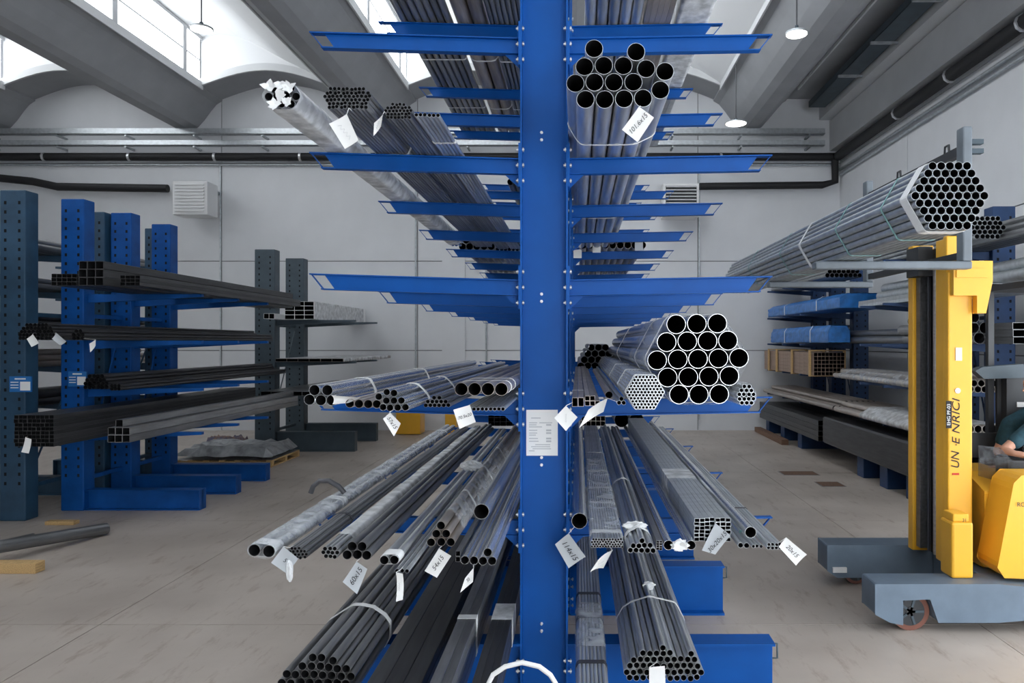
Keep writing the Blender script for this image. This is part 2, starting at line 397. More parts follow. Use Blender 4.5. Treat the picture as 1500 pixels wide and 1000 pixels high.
for bi, x in enumerate(BX):
    xl = x + 1.0; xr = (BX[bi + 1] - 1.0) if bi < 4 else XW - .3
    N = 14
    def up(u): return (xl + (xr - xl) * u, ZT + .25 * math.sin(math.pi * min(1, u * 1.6)) * (1 - u) - (ZT - ZW) * u ** 1.7)
    if bi == 4: 
        MB().box(xl, XW, YF, YB - .03, ZW + .02, ZW + .1).build('soffit', CONC, ceil); continue
    top = [up(i / N) for i in range(N + 1)]
    MB().prism(top + [(a, b + .08) for a, b in top[::-1]], YF, YE + .1, 'y', smooth=False).build('roof_shell', SHELL, ceil)
    low = [(xl + (xr - xl) * i / N, ZW + .42 * math.sin(math.pi * i / N)) for i in range(N + 1)]
    MB().prism(low + [(a, b + .08) for a, b in low[::-1]], YE, YB - .03, 'y').build('end_vault', CONC, ceil)
    MB().prism(low + top[::-1], YE, YE + .06, 'y').build('gable', SHELL, ceil)
    MB().prism([(a, b - .03) for a, b in low] + [(a, b + .16) for a, b in low[::-1]], YE - .07, YE - .002, 'y').build('arch_trim', CONC_L, ceil)
    nwin += 1
    wn = empty('window_%d' % nwin, (xl, YF, ZW), kind='structure')
    y = YF + .1; step = 2.9
    MB().box(xl - .05, xl + .05, YF, YE, ZW, ZW + .09).build('window_sill', FRAME, wn)
    MB().box(xl - .05, xl + .05, YF, YE, ZT - .08, ZT).build('window_head', FRAME, wn)
    while y < YE - .2:
        y1 = min(y + step, YE)
        MB().box(xl - .05, xl + .05, y - .09, y + .09, ZW + .09, ZT - .08).build('mullion', FRAME, wn)
        zm = (ZW + ZT) / 2; ym = (y + y1) / 2
        MB().box(xl - .02, xl + .03, y + .09, y1 - .09, zm - .02, zm + .02).build('glazing_bar', FRAME, wn)
        for za, zb in ((ZW + .09, zm - .02), (zm + .02, ZT - .08)):
            MB().box(xl - .006, xl + .006, y + .09, y1 - .09, za, zb).build('pane', PANE, wn)
        y = y1

# pendant lamps
for px, py, d, top in ((295, 43, 13.2, 10.0), (1167, 50, 10.6, 9.3), (1078, 181, 18.2, 9.5)):
    p = P(px, py, d); r = 16 * d / F
    lab = {295: 'round white pendant lamp under the skylights above the left racks', 1167: 'round white pendant lamp hanging above the forklift aisle',
           1078: 'round white pendant lamp hanging close to the back wall trays'}[px]
    o = empty('pendant_lamp', p, lab, 'lamp', 'round pendant lamps')
    MB().cyl(p, p + Vector((0, 0, .03)), r, 24).build('lamp_body', ST_G, o)
    MB().cyl(p - Vector((0, 0, .012)), p, r * .93, 24).build('diffuser', LAMP, o)
    MB().cyl(p + Vector((0, 0, .05)), p + Vector((0, 0, .12)), r * .16, 12).build('driver_housing', GREY, o)
    MB().cyl(p + Vector((0, 0, .1)), Vector((p.x, p.y, top)), .012, 6).build('cable', WIRE, o)

# ------------------------------------------------------------------ services on the walls
def wall_run(nm, label, cat, z, y, hh, m, x0=XL + .3, x1=XW - .6, lip=True):
    o = empty(nm, (x0, y, z), label, cat)
    b = MB().box(x0, x1, y - .1, y - .09, z, z + hh).box(x0, x1, y - .1, y + .08, z, z + .012)
    b.build('tray_channel', m, o)
    x = x0 + .5
    while x < x1:
        MB().box(x, x + .05, y - .06, YB - .035, z - .05, z).build('bracket', m, o); x += 1.9
    return o
wall_run('cable_tray', 'upper galvanised cable tray running along the back wall', 'cable tray', 8.26, 20.9, .16, ST_G)
wall_run('cable_tray', 'lower galvanised cable tray just above the black back wall pipe', 'cable tray', 7.95, 20.9, .14, ST_G)
def pipe_run(nm, label, path, r, m, collars=()):
    o = empty(nm, path[0], label, 'pipe')
    MB().tube(path, r, 10).build('pipe_run', m, o)
    for p, ax in collars:
        a = Vector(p); v = Vector((.03, 0, 0)) if ax == 'x' else Vector((0, .03, 0))
        MB().cyl(a - v, a + v, r * 1.18, 10).build('pipe_clamp', ZINC, o)
    return o
pipe_run('insulated_pipe', 'thick black insulated pipe running high along the back wall', [(XL + .3, 21.1, 7.7), (XW - .2, 21.1, 7.7)], .11, BLACK, [((x, 21.1, 7.7), 'x') for x in (-15, -12.6, -10.2, -7.8, -5.4, 1.5, 4)])
pipe_run('conduit', 'thin pale conduit below the black pipe on the back wall', [(XL + .3, 21.2, 7.5), (XW - .1, 21.2, 7.5)], .03, ST_G)
pipe_run('insulated_pipe', 'thick black insulated pipe running along the right wall', [(XW - .2, YF + .2, 7.68), (XW - .2, 20.9, 7.68)], .13, BLACK, [((XW - .2, y, 7.68), 'y') for y in (5, 7.4, 9.8, 12.2, 14.6, 17)])
for k, z in enumerate((7.34, 7.2)):
    pipe_run('conduit', ['upper', 'lower'][k] + ' of the two pale rails under the black pipe on the right wall', [(XW - .09, YF + .2, z), (XW - .09, 21.1, z)], .035, ST_G)
o = empty('cable_tray', (XW - .9, YF, 9.0), 'slate grey cable tray hanging beside the roof edge of the right wall', 'cable tray')
MB().box(XW - 1.15, XW - .7, YF, 20.5, 8.9, 8.915).box(XW - 1.15, XW - 1.14, YF, 20.5, 8.9, 9.06).box(XW - .71, XW - .7, YF, 20.5, 8.9, 9.06).build('tray_channel', GREY, o)
for y in range(2, 20, 2): MB().box(XW - 1.2, XW - .62, y, y + .06, 8.85, 8.9).build('bracket', ST_G, o)
# branch pipes and fan heaters
pipe_run('insulated_pipe', 'black insulated branch pipe dropping to the heater beside the rack', [(7.2, 21.05, 7.58), (7.2, 21.05, 7.0), (6.85, 21.05, 6.9), (3.4, 21.05, 6.86)], .1, BLACK)
pipe_run('insulated_pipe', 'black insulated branch pipe feeding the heater over the blue racks', [(-16.6, 21.05, 7.5), (-16.3, 21.05, 7.1), (-15.3, 21.05, 7.0), (-14.6, 21.05, 6.85), (-11.5, 21.05, 6.8)], .11, BLACK)
def heater(label, x0, x1, z0, z1, white):
    y0, y1 = 20.35, 20.95
    o = empty('fan_heater', ((x0 + x1) / 2, y1, z0), label, 'heater', 'wall fan heaters')
    MB().box(x0, x1, y0, y1, z0, z1).build('casing', WHITE, o, bevel=.02)
    n = 9
    MB().box(x0 + .07, x1 - .07, y0 - .006, y0 - .002, z0 + .07, z1 - .07).build('grille_back', WHITE if white else DARK, o)
    for k in range(n):
        z = z0 + .1 + (z1 - z0 - .2) * k / (n - 1)
        MB().quadbar((x0 + .08, y0 - .03, z), (x1 - .08, y0 - .03, z), .035, .03 if white else .02).build('louvre', WHITE, o)
    MB().box(x0 + .1, x0 + .16, y1, YB - .03, z1 - .2, z1 - .12).box(x1 - .16, x1 - .1, y1, YB - .03, z1 - .2, z1 - .12).build('bracket', ST_G, o)
heater('white louvred fan heater on the back wall above the blue racks', -11.0, -10.05, 5.95, 6.86, True)
heater('white framed fan heater with dark grille on the wall right of the tall rack', 2.3, 3.28, 5.9, 6.8, False)
for x, z0, z1, lb in ((-10.12, 0, 7.5, 'thin vertical conduit beside the louvred fan heater'), (-4.6, 0, 7.4, 'thin vertical conduit left of the wall pilaster'), (-2.6, 0, 6, 'thin vertical conduit right of the wall pilaster'), (3.42, 0, 7.5, 'thin vertical conduit beside the dark grille fan heater')):
    pipe_run('conduit', lb, [(x, 21.24, z0 + .3), (x, 21.24, z1)], .022, ST_G)

# ------------------------------------------------------------------ the tall blue cantilever rack
COLY = [5.15 + 1.76 * k for k in range(7)]
rack = empty('cantilever_rack', ((FLX0 + FLX1) / 2, COLY[0], 0), 'tall bright blue double-sided cantilever rack loaded with steel tubes', 'rack')
def arm_mesh(s):
    Ls = 1.443 if s < 0 else 1.395; tl = TL if s < 0 else TR; h = .10; b = MB()
    X = lambda x: s * x
    T = lambda x: tl * x
    wp = [(0, -.004), (Ls - .095, T(Ls - .095) - .004), (Ls - .165, T(Ls - .165) - h), (0, -h)]
    wp = [(X(a), z) for a, z in wp]
    b.prism(wp if s > 0 else wp[::-1], -.004, .004)
    for (x1, dz, th) in ((Ls, 0, .008), (Ls - .08, -h, .008)):
        q = [(0, dz), (0, dz - th), (x1, T(x1) + dz - th), (x1, T(x1) + dz)]
        q = [(X(a), z) for a, z in q]; b.prism(q if s > 0 else q[::-1], -.03, .03)
    q = [(Ls - .006, T(Ls)), (Ls, T(Ls)), (Ls - .08, T(Ls) - h), (Ls - .088, T(Ls) - h)]
    q = [(X(a), z) for a, z in q]; b.prism(q[::-1] if s > 0 else q, -.012, .012)
    return b.mesh('arm', BLUE, (0, 0, 0))
def plate_mesh(s):
    b = MB().box(min(0, s * .012), max(0, s * .012), -.085, .085, -.205, .09)
    b.prism([(s * .012, -.108), (s * .11, -.108), (s * .012, -.2)][::(1 if s < 0 else -1)], -.004, .004)
    return b.mesh('end_plate', BLUE, (0, 0, 0))
AM = {s: arm_mesh(s) for s in (-1, 1)}; EP = {s: plate_mesh(s) for s in (-1, 1)}
BOLT = MB().cyl((-.03, 0, 0), (.026, 0, 0), .008, 8).cyl((-.022, 0, 0), (-.012, 0, 0), .016, 6).cyl((.014, 0, 0), (.024, 0, 0), .016, 6).mesh('bolt', ZINC, (0, 0, 0))
WBOLT = MB().cyl((0, -.03, 0), (0, -.004, 0), .006, 8).cyl((0, -.014, 0), (0, -.004, 0), .011, 6).mesh('bolt', ZINC, (0, 0, 0))
cb = MB()
cb.box(FLX0, FLX0 + .012, -.085, .085, 0, 6.7).box(FLX1 - .012, FLX1, -.085, .085, 0, 6.7).box(FLX0 + .012, FLX1 - .012, -.005, .005, 0, 6.7)
cb.box(FLX0, FLX1, -.085, .085, 6.7, 6.71)
CM = cb.mesh('column', BLUE, ((FLX0 + FLX1) / 2, 0, 0))
def base_mesh(s):
    b = MB(); L = 1.40
    a, e = sorted((0, s * L))
    b.box(a, e, -.006, .006, .02, BASE - .016).box(a, e, -.09, .09, 0, .02).box(a, e, -.09, .09, BASE - .016, BASE)
    return b.mesh('base_beam', BLUE, (0, 0, 0))
BM = {s: base_mesh(s) for s in (-1, 1)}
for k, y in enumerate(COLY):
    c = inst('column', CM, ((FLX0 + FLX1) / 2, y, 0), rack)
    for z in (3.89, 2.785, 1.666, .53, 5.0):
        if k < 2:
            for dz in (-.025, .025): inst('bolt', WBOLT, ((FLX0 + FLX1) / 2 - .02, y, z + dz), c)
        if k < 6: MB().box(-.26, -.20, y + .006, y + 1.754, z - .03, z + .03).build('tie_bar', BLUE, rack)
    for s, x in ((-1, FLX0), (1, FLX1)):
        bb = inst('base_beam', BM[s], (x, y, 0), rack)
        xe = x + s * 1.40
        MB().tube([(xe - s * .004, y, BASE - .03), (xe + s * .035, y, BASE - .03), (xe + s * .035, y, BASE - .13), (xe - s * .004, y, BASE - .13)], .007, 6).build('end_loop', GREY, bb)
        for z in (.08, .14, .25, .32):
            if k < 2: inst('bolt', BOLT, (x, y - .055, z), bb)
        for li, z in enumerate(LEVEL):
            if li == 0 and k == 0: pass
            a = inst('arm', AM[s], (x, y, z), rack)
            e = inst('end_plate', EP[s], (x, y, z), a)
            if k < 3:
                for dz in (.05, -.055, -.16):
                    inst('bolt', BOLT, (x, y - .055, z + dz), a)
# load notice on the column
nt_ = MB().box(*sorted((P(771, 0, 5.14).x, P(817, 0, 5.14).x)), 5.136, 5.1443, P(0, 667, 5.14).z, P(0, 600, 5.14).z).build('load_notice', PAPER)
tag(nt_, 'white printed load notice fixed to the front of the blue column', 'notice')
for yy_, x0, x1 in ((612, 778, 792), (619, 775, 787), (619, 790, 809), (622, 775, 786), (625, 775, 794), (630, 775, 787), (634, 775, 787), (637, 775, 785), (642, 775, 788), (646, 775, 789), (651, 784, 806), (654, 778, 806), (657, 780, 807), (660, 775, 783)):
    a = P(x0, yy_, 5.137); b = P(x1, yy_, 5.137)
    MB().box(a.x, b.x, 5.1345, 5.1358, a.z - .003, a.z + .003).build('printed_line', INK_G, nt_)
for yy_ in (622, 630, 634, 642, 646):
    a = P(800, yy_, 5.137); MB().box(a.x, a.x + .035, 5.1345, 5.1358, a.z - .006, a.z + .006).build('printed_line', INK_G, nt_)

# ------------------------------------------------------------------ tubes on the tall rack, right-hand side
RG = 'tube bundles on the tall blue rack'
z3 = lambda l: Z(740, 0, 3.571, l)
r1 = bundle('sixteen wide bare pipes under the tag reading 101.6x15', z3([(465,260,48),(685,278,48),(415,352,48),(516,350,48),(619,348,48),(738,365,48),(836,381,48),(367,440,48),(467,437,48),(569,435,48),(671,437,48),(768,440,48),(815,478,48),(420,525,48),(521,523,48),(622,524,48),(722,520,48)][:11] + [(812,478,48),(420,525,48),(521,523,48),(622,524,48),(722,520,48)]), ST, 2, group=RG, n=24, straps=(.75, 3.6), strap_w=.02)
card('white tag reading 101.6x15 on the wide bare pipes', [(936,156),(958,172),(934,208),(911,190)], 3.98, '101.6x15', size=10, ang=48, hang=(940,150))
z4 = lambda l: Z(740, 440, 3.571, l)
bundle('pair of brownish square tubes beside the blue column', z4([(365,536,15,24),(397,536,15,24)]), ST_W, 4, group=RG, straps=(.7,), cat='tube bundle', name='square_tube_bundle')
bundle('brownish flat row of small rectangular tubes under the two cards', z4([(430,540,13,13),(457,540,13,13),(484,540,13,13),(430,513,13,13),(457,513,13,13)]), ST_W, 4, group=RG, cat='tube bundle', name='square_tube_bundle')
bundle('single dull brown pipe leaning between square tubes and hexagonal bundle', z4([(543,494,20)]), ST_W, 4, L=4.6, cat='pipe', group=RG)
bundle('three narrow plastic-capped tubes beside the hexagonal bundle', z4([(596,536,12),(620,536,12),(608,515,12)]), ST, 4, group=RG)
bundle('hexagonal bundle of thin tubes in clear film with white band', rows(945, 554.6, [6,7,8,9,10,11,10,9,8,7,6], 5.15, 2.5), ST_H, 4, group=RG, n=10, straps=(.02, .85, 2.2), wraps=((.02, 3.5),), strap_w=.05, jit=.003)
big = bundle('hexagonal bundle of nineteen wide black-mouthed pipes with white bands', z4([(895,135,51),(1003,132,51),(1110,130,51),(845,228,51),(953,224,51),(1059,222,51),(1166,220,51),(795,323,51),(903,318,51),(1009,316,51),(1116,313,51),(1223,311,51),(850,413,51),(958,411,51),(1066,408,51),(1173,405,51),(910,502,51),(1013,502,51),(1120,500,51)]), ST_H, 4, group=RG, n=28, straps=(.14, 1.0, 3.5), strap_w=.05, wraps=((.01, 1.6),), jit=.004)
bundle('small bundle of thin tubes at the tip of the arm', rows(1094, 568, [2,3,4,4,3], 7.0, 3.3), ST, 4, group=RG, wraps=((.01, .9),))
card('blank white diamond tag at the column edge', [(829,594),(846,611),(829,631),(812,612)], 4.40, scrib=True, size=5, ang=90, hang=(835,590))
card('curled white paper strip hanging below the brown pipe', [(890,583),(884,603),(848,627),(862,600)], 4.36, curl=.06, hang=(893,583))
z8 = lambda l: Z(740, 600, 3.409, l)
bundle('single wide pipe with open mouth above tag 114x15', z8([(371,555,40)]), ST_H, 5, group=RG, n=28, cat='pipe', L=6)
bundle('flat bundle of about fifty thin tubes with milky bands', rows(889.5, 793, [11,12,11,12], 4.05, 2.02), ST, 5, group=RG, n=10, straps=(.13, .95, 1.5, 2.3, 3.4), strap_w=.08, strap_mat=FILM_W, wraps=((.1, 3),))
bundle('ten medium tubes tied with a white rag', z8([(685,662,14),(640,685,14),(668,684,14),(696,685,14),(724,683,14),(626,708,14),(654,708,14),(682,708,14),(710,708,14),(738,708,14)]), ST, 5, group=RG, straps=(.25, 1.9), strap_w=.06)
bundle('small group of square tubes beside the pair of capped pipes', z8(grid(756,655,2,4,15,12.5)), ST_D, 5, group=RG, cat='tube bundle', name='square_tube_bundle')
bundle('polished pipe on the column side of the white plastic wad', z8([(815,676,25)]), ST_H, 5, group=RG, cat='pipe', n=24)
bundle('polished pipe on the far side of the white plastic wad', z8([(928,676,24)]), ST_H, 5, group=RG, cat='pipe', n=24)
bundle('stack of flat rectangular tubes above tag 30x20x15', z8(grid(946,548,7,6,26,19.5)), ST_G, 5, group=RG, cat='tube bundle', name='rectangular_tube_bundle', straps=(1.35,), strap_w=.42, strap_mat=FILM_W, jit=.03)
bundle('long shiny pipe lying beside the rectangular tube stack', z8([(1226,612,29)]), ST_H, rest=1.325, group=RG, cat='pipe', n=24)
bundle('two slim tubes under the long shiny pipe', z8([(1178,680,14),(1207,680,14)]), ST, 5, group=RG)
bundle('handful of green-tied thin tubes near the arm tip', z8([(1240,686,9),(1259,686,9),(1278,686,9)]), ST, 5, group=RG, straps=(.3,), strap_mat=TEALSTRAP)
bundle('outermost bundle of thin tubes with long wire tie', z8([(1318,696,9),(1337,696,9),(1356,696,9),(1375,696,9),(1318,678,9),(1337,678,9),(1356,678,9),(1375,678,9)]), ST, 5, group=RG, straps=(.9,), strap_mat=WIRE)
card('grey tag reading 114x15', [(833,781),(858,815),(833,832),(813,797)], 4.72, '114x15', m=PAPER_G, size=11, ang=-55, hang=(836,778))
card('torn white tag under the flat thin tube bundle', [(897,806),(884,832),(864,838),(876,820)], 4.25, curl=.03, scrib=True, size=4, ang=30, hang=(893,803))
card('grey tag reading 30x20x15', [(1048,766),(1070,784),(1048,812),(1028,806)], 4.25, '30x20x15', m=PAPER_G, size=9.5, ang=48, hang=(1050,764), off=(2,2))
card('white tag reading 20x15 at the outermost thin tubes', [(1152,787),(1182,812),(1166,828),(1141,801)], 4.25, '20x15', size=9, ang=-46, hang=(1140,796))
# plastic wad between the capped pipes
def wad(label, px, py, d, rpx, m=FILM_W, n=26, name='plastic_wad', sq=(1, 1, 1)):
    c = P(px, py, d); r = rpx * d / F; b = MB(); N, M = 14, 9; vs = []
    if m is STRAP:
        for t in range(26):
            a_ = random.uniform(0, 6.28); e_ = random.uniform(-.9, .9); sc = Vector(sq) * r
            u_ = Vector((math.cos(a_) * math.cos(e_) * sc.x, math.sin(e_) * sc.y, math.sin(a_) * math.cos(e_) * sc.z)); v_ = Vector((-math.sin(a_) * sc.x, random.uniform(-.5, .5) * sc.y, math.cos(a_) * sc.z)) * .45
            q_ = [c - u_ * .2 - v_ * .6, c + u_ * .6 - v_, c + u_ * random.uniform(.9, 1.25) - v_ * .2, c + u_ * .8 + v_ * .9, c - u_ * .1 + v_ * .7]
            b.add(q_ + [p_ + Vector((0, .003, .002)) for p_ in q_], [(0, 1, 2), (0, 2, 3), (0, 3, 4), (9, 8, 5), (8, 7, 5), (7, 6, 5)], True)
        return tag(b.build(name, m), label, 'plastic')
    for i in range(M + 1):
        th = math.pi * i / M
        for j in range(N):
            ph = 2 * math.pi * j / N; rr = r * random.uniform(.72, 1.12)
            vs.append(c + Vector((rr * math.sin(th) * math.cos(ph) * sq[0], rr * math.sin(th) * math.sin(ph) * sq[1], rr * math.cos(th) * sq[2])))
    b.add(vs, [(i * N + j, i * N + (j + 1) % N, (i + 1) * N + (j + 1) % N, (i + 1) * N + j) for i in range(M) for j in range(N)], False)
    return tag(b.build(name, m), label, 'plastic')
wad('crumpled white plastic wad between two polished pipes', 996.5, 799, 4.36, 9, STRAP, sq=(1.35, .8, 1))
wad('crumpled white film knot on the rectangular tube stack', 990, 713, 5.9, 10, STRAP, sq=(1.2, 1, .45))
wad('white rag knot on the ten medium tubes', 930, 770, 4.6, 12, STRAP, sq=(1.4, .8, .5))
# lower pile on the base beams, right
bundle('big bottom bundle of open round tubes tied with white cord', rows(971, 950, [1], 9.9, 4.6) + rows(962, 958.7, [5], 9.9, 4.6) + [(1013, 960, 4.6)] + rows(973, 967.5, [10], 9.9, 4.6) + rows(972.5, 976.8, [11], 9.9, 4.6) + rows(972.6, 985.8, [12], 9.9, 4.6) + rows(972, 994.6, [11], 9.9, 4.6), ST, 'base', group=RG, straps=(.85,), strap_w=.025, rel=True)
bundle('long thin tube bundle with wire ties beside the column foot', rows(868, 1016, [7,8,7,8], 6.2, 3.05), ST, 'base', group=RG, straps=(.35, 1.1, 1.6), strap_mat=WIRE, strap_w=.05, wraps=((.6, 1.4),))
card('white tag cut by the tube mouths of the big bottom bundle', [(951,977),(974,975),(975,1003),(951,1005)], 4.42, hang=(962,970), curl=.004)
wad('white film knot on the big bottom bundle', 950, 858, 5.62, 9, STRAP, sq=(1.1, 1, .6))
# second lot further back and top shelf, right
def on_arm(z, X, half, group):
    if group != RG or z < 1: return z
    lv = min(range(6), key=lambda i: abs(LEVEL[i] - z)); return arm_z(lv, X + half if X > -.2 else X - half) + .001
def mb(label, X, z, Y0, Y1, counts, r, m, group=RG, **k):
    """bundle given in metres: centre X, resting height z, rows from the bottom up"""
    z = on_arm(z, X, len(counts) and max(counts) * r, group); d = Y0; s = F / d; it = []
    for i, c in enumerate(counts): it += [(CX + (X + (j - (c - 1) / 2) * 2.02 * r) * s, CY + (H - (z + r + i * r * 1.76)) * s, r * s) for j in range(c)]
    return bundle(label, it, m, rest=z, d=d, L=Y1 - Y0, group=group, rel=False, **k)
def mg(label, X, z, Y0, Y1, nx, ny, w, h, m, group=RG, **k):
    z = on_arm(z, X, nx * w / 2, group); d = Y0; s = F / d
    it = [(CX + (X + (i - (nx - 1) / 2) * w) * s, CY + (H - (z + h / 2 + j * h)) * s, w / 2 * s, h / 2 * s) for j in range(ny) for i in range(nx)]
    return bundle(label, it, m, rest=z, d=d, L=Y1 - Y0, group=group, cat=k.pop('cat', 'tube bundle'), rel=False, **k)
mb('row of scaly pipes behind the wide bare pipes, with three small cards', .47, 3.752, 10.2, 15.6, [9, 8], .05, ST_W)
for q, (x, y) in enumerate(((846, 372), (874, 364), (936, 361))): card(['small white card at the column end of the scaly pipes', 'small white card in the middle of the scaly pipes', 'small grey card at the far end of the scaly pipes'][q], [(x-6,y-6),(x+6,y-7),(x+6,y+6),(x-6,y+6)], 10.1, curl=.01, m=PAPER_G if q == 2 else PAPER)
mb('two dark pipes with white caps behind the lower tubes',   .72, 1.278, 10.6, 16, [2], .105, ST_D)
mg('brown square tubes behind the lower capped pipes', .22, 1.272, 10.9, 16, 5, 2, .07, .07, ST_W)
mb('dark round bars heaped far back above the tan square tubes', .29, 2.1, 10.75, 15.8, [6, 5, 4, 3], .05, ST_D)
mb('ringed pipes lying behind the nineteen wide pipes', 1.0, 2.1, 11.0, 15.8, [4, 3, 2], .085, ST_W)
mb('wide pipes on the top shelf held by a green band', .32, 5.40, 4.9, 10.9, [5, 4, 3], .052, ST, straps=(2.3,), strap_mat=TEALSTRAP)
mg('brown flat bars on the top shelf beside the hanging plastic', .72, 5.40, 5.4, 10.9, 5, 3, .05, .04, ST_W, straps=(1.5,))
mg('plastic-wrapped square bundle at the tip of the top shelf', 1.04, 5.41, 5.6, 11.2, 4, 4, .07, .07, ST_G, wraps=((.02, 3),), wrap_mat=FILM_W)
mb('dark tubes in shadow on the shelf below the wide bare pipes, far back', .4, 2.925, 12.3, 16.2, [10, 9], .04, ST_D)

# ------------------------------------------------------------------ tubes on the tall rack, left-hand side
z2 = lambda l: Z(360, 0, 3.571, l)
wr = bundle('thick film-wrapped tube bundle with frayed white plastic ends', rows(412, 131, [3,4,3], 13.5, 6.2), ST_H, 2, group=RG, wraps=((.0, 5.8),), wrap_mat=FILM_W, straps=(.55, 2.1), strap_mat=BLACK, strap_w=.06)
for q, (x, y, r) in enumerate(((394, 127, 9), (408, 140, 9), (424, 128, 8), (402, 152, 8), (420, 150, 7), (411, 124, 8))):
    d_, k_, _, _ = root_info[wr.name]
    tb = MB(); c_ = P(x, y, d_ - .01); rr = r * d_ / F
    for t in range(7):
        a_ = random.uniform(0, 6.28); u_ = Vector((math.cos(a_), random.uniform(-.5, .1), math.sin(a_))) * rr; v_ = Vector((-math.sin(a_), random.uniform(-.4, .4), math.cos(a_))) * rr * .5
        q_ = [c_ - u_ * .3 - v_, c_ + u_ * .7 - v_ * .8, c_ + u_ * random.uniform(1, 1.5), c_ + u_ * .6 + v_, c_ - u_ * .3 + v_ * .8]
        tb.add(q_ + [p_ + Vector((0, .004, 0)) for p_ in q_], [(0, 1, 2, 3, 4), (9, 8, 7, 6, 5)])
    tb.build('plastic_tuft', STRAP, wr)
bundle('wide bundle of small round tubes with a large white tag', rows(508, 132, [9,11,12,11,10,10], 6.0, 2.85), ST_D, 2, group=RG, straps=(1.0, 3), rel=True, n=10)
bundle('compact bundle of small round tubes next to the wide one', rows(583, 154, [4,7,8,7,7], 5.3, 2.5), ST_D, 2, group=RG, straps=(1.2,), n=10)
bundle('five slim tubes with a white sling close to the column', rows(625, 169, [6], 6.3, 3.0) , ST, 2, group=RG, straps=(.55,), n=10)
card('large white tag on the wide bundle of small tubes', [(508,167),(525,205),(505,218),(482,181)], 4.1, scrib=True, size=11, ang=-50, hang=(512,163))
card('small white tag between the two small tube bundles', [(561,167),(558,185),(547,199),(548,180)], 4.15, scrib=True, size=5, ang=70, hang=(562,164))
for q, (X, c, r, m, lb) in enumerate(((-1.40, [7, 6], .034, ST_D, 'dark narrow tubes at the outer end of the top shelf'), (-.98, [2, 1], .075, ST_W, 'three thick brownish pipes on the top shelf'), (-.63, [8, 7], .023, ST_D, 'many thin dark tubes on the top shelf against the column'))):
    mb(lb, X, 5.385 + (-.392 - X) * .03, 5.2, 10.6, c, r, m, straps=(2.6, 4.2))
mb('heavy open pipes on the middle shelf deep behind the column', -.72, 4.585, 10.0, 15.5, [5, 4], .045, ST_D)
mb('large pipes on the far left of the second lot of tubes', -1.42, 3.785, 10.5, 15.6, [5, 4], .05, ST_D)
mb('packed thin tubes of the second lot near the column', -.8, 3.77, 10.5, 15.6, [13, 12, 11], .027, ST, n=10)
z3b = lambda l: Z(430, 480, 4.286, l)
G2 = RG
bundle('five wide galvanised pipes at the outer tip with white band', z3b([(96,458,35),(165,462,35),(235,462,35),(130,398,35),(205,400,35)]), ST_H, 4, group=G2, n=24, straps=(.8, 2.6), strap_w=.04)
bundle('four dull pipes between the galvanised and the tied ones', z3b([(352,478,28),(410,480,28),(466,482,28),(522,482,27)]), ST_W, 4, group=G2, n=20)
bundle('ten medium pipes tied together above a hanging white tag', z3b([(532,440,23),(580,465,23),(556,507,23),(603,510,23),(580,412,22),(626,418,23),(627,465,23),(652,508,23),(675,464,23),(700,507,23)]), ST_H, 4, group=G2, n=18, straps=(.55, 1.5), strap_w=.04)
bundle('flat layer of small tubes between the pipe groups', z3b([(828 + 28*i, 490, 13.5) for i in range(6)] + [(842 + 28*i, 466, 13.5) for i in range(5)] + [(880,442,13.5),(912,442,13.5)]), ST_D, 4, group=G2, n=12)
bundle('four wide pale pipes looped with white strap', z3b([(1051,436,42),(1133,436,42),(1218,436,42),(1303,436,42),]) , ST_W, rest=2.175, d=4.2, group=G2, n=28, straps=(.22, .5), strap_w=.03)
bundle('thin pale tubes under the four looped pipes', z3b([(1080+26*i, 515, 12.5) for i in range(10)] ), ST_G, 4, group=G2, n=12)
card('folded white tag on the galvanised pipes', [(486,579),(528,582),(510,590),(487,592)], 4.05, curl=.03)
card('hanging white tag under the ten medium pipes', [(571,604),(587,620),(577,639),(561,613)], 4.2, '57x15', size=8, ang=-55, hang=(570,600))
card('white tag with faint pencil under the four looped pipes', [(688,593),(697,618),(673,628),(664,600)], 4.15, '70.5x20', size=6.5, ang=18, hang=(690,588))
z7 = lambda l: Z(340, 620, 3.409, l)
bundle('pair of wide pipes wrapped in shiny clear film', z7([(110,642,31),(178,650,31)]), ST_H, 5, group=G2, n=26, wraps=((.0, 5.4),), straps=(.02, 1.2), strap_w=.1, strap_mat=FILM_W)
bundle('loose bundle of thin rods beside the film-wrapped pair', rows(432, 805, [3,6,7,6], 5.2, 2.4), ST_D, 5, group=G2, n=8, straps=(.8,), strap_mat=WIRE)
bundle('slim tubes in milky wrap with white collars', rows(483, 806, [3,4,3], 7.0, 3.3), ST, 5, group=G2, n=12, wraps=((.25, 5.6),), wrap_mat=FILM_W, straps=(.9, 1.7, 2.5), strap_w=.05)
bundle('five wide dark-mouthed pipes above tag 60x15', z7([(572,660,24),(622,660,24),(672,660,24),(597,618,24),(647,618,24)]), ST_D, 5, group=G2, n=22)
bundle('two pipes with white plastic collar beside the wide dark-mouthed ones', z7([(757,690,23),(806,690,23)]), ST, 5, group=G2, n=22, straps=(.03,), strap_w=.1)
bundle('three slender tubes poking out furthest', z7([(822,740,11),(846,740,11),(872,740,11)]), ST_G, 5, group=G2, n=12)
bundle('pyramid of six pipes in film above tag 54x15', z7([(1042,528,21.5),(1018,570,21.5),(1067,570,21.5),(993,612,21.5),(1042,612,21.5),(1090,612,21.5)]), ST_W, rest=1.30, d=4.3, group=G2, n=20, wraps=((.3, 3.4),), straps=(.9, 1.9, 3.0), strap_w=.04)
bundle('two stacked square tubes beside the film-tied pyramid', z7([(1126,654,12,13),(1126,682,12,13)]), ST_D, 5, group=G2, cat='tube bundle', name='square_tube_bundle')
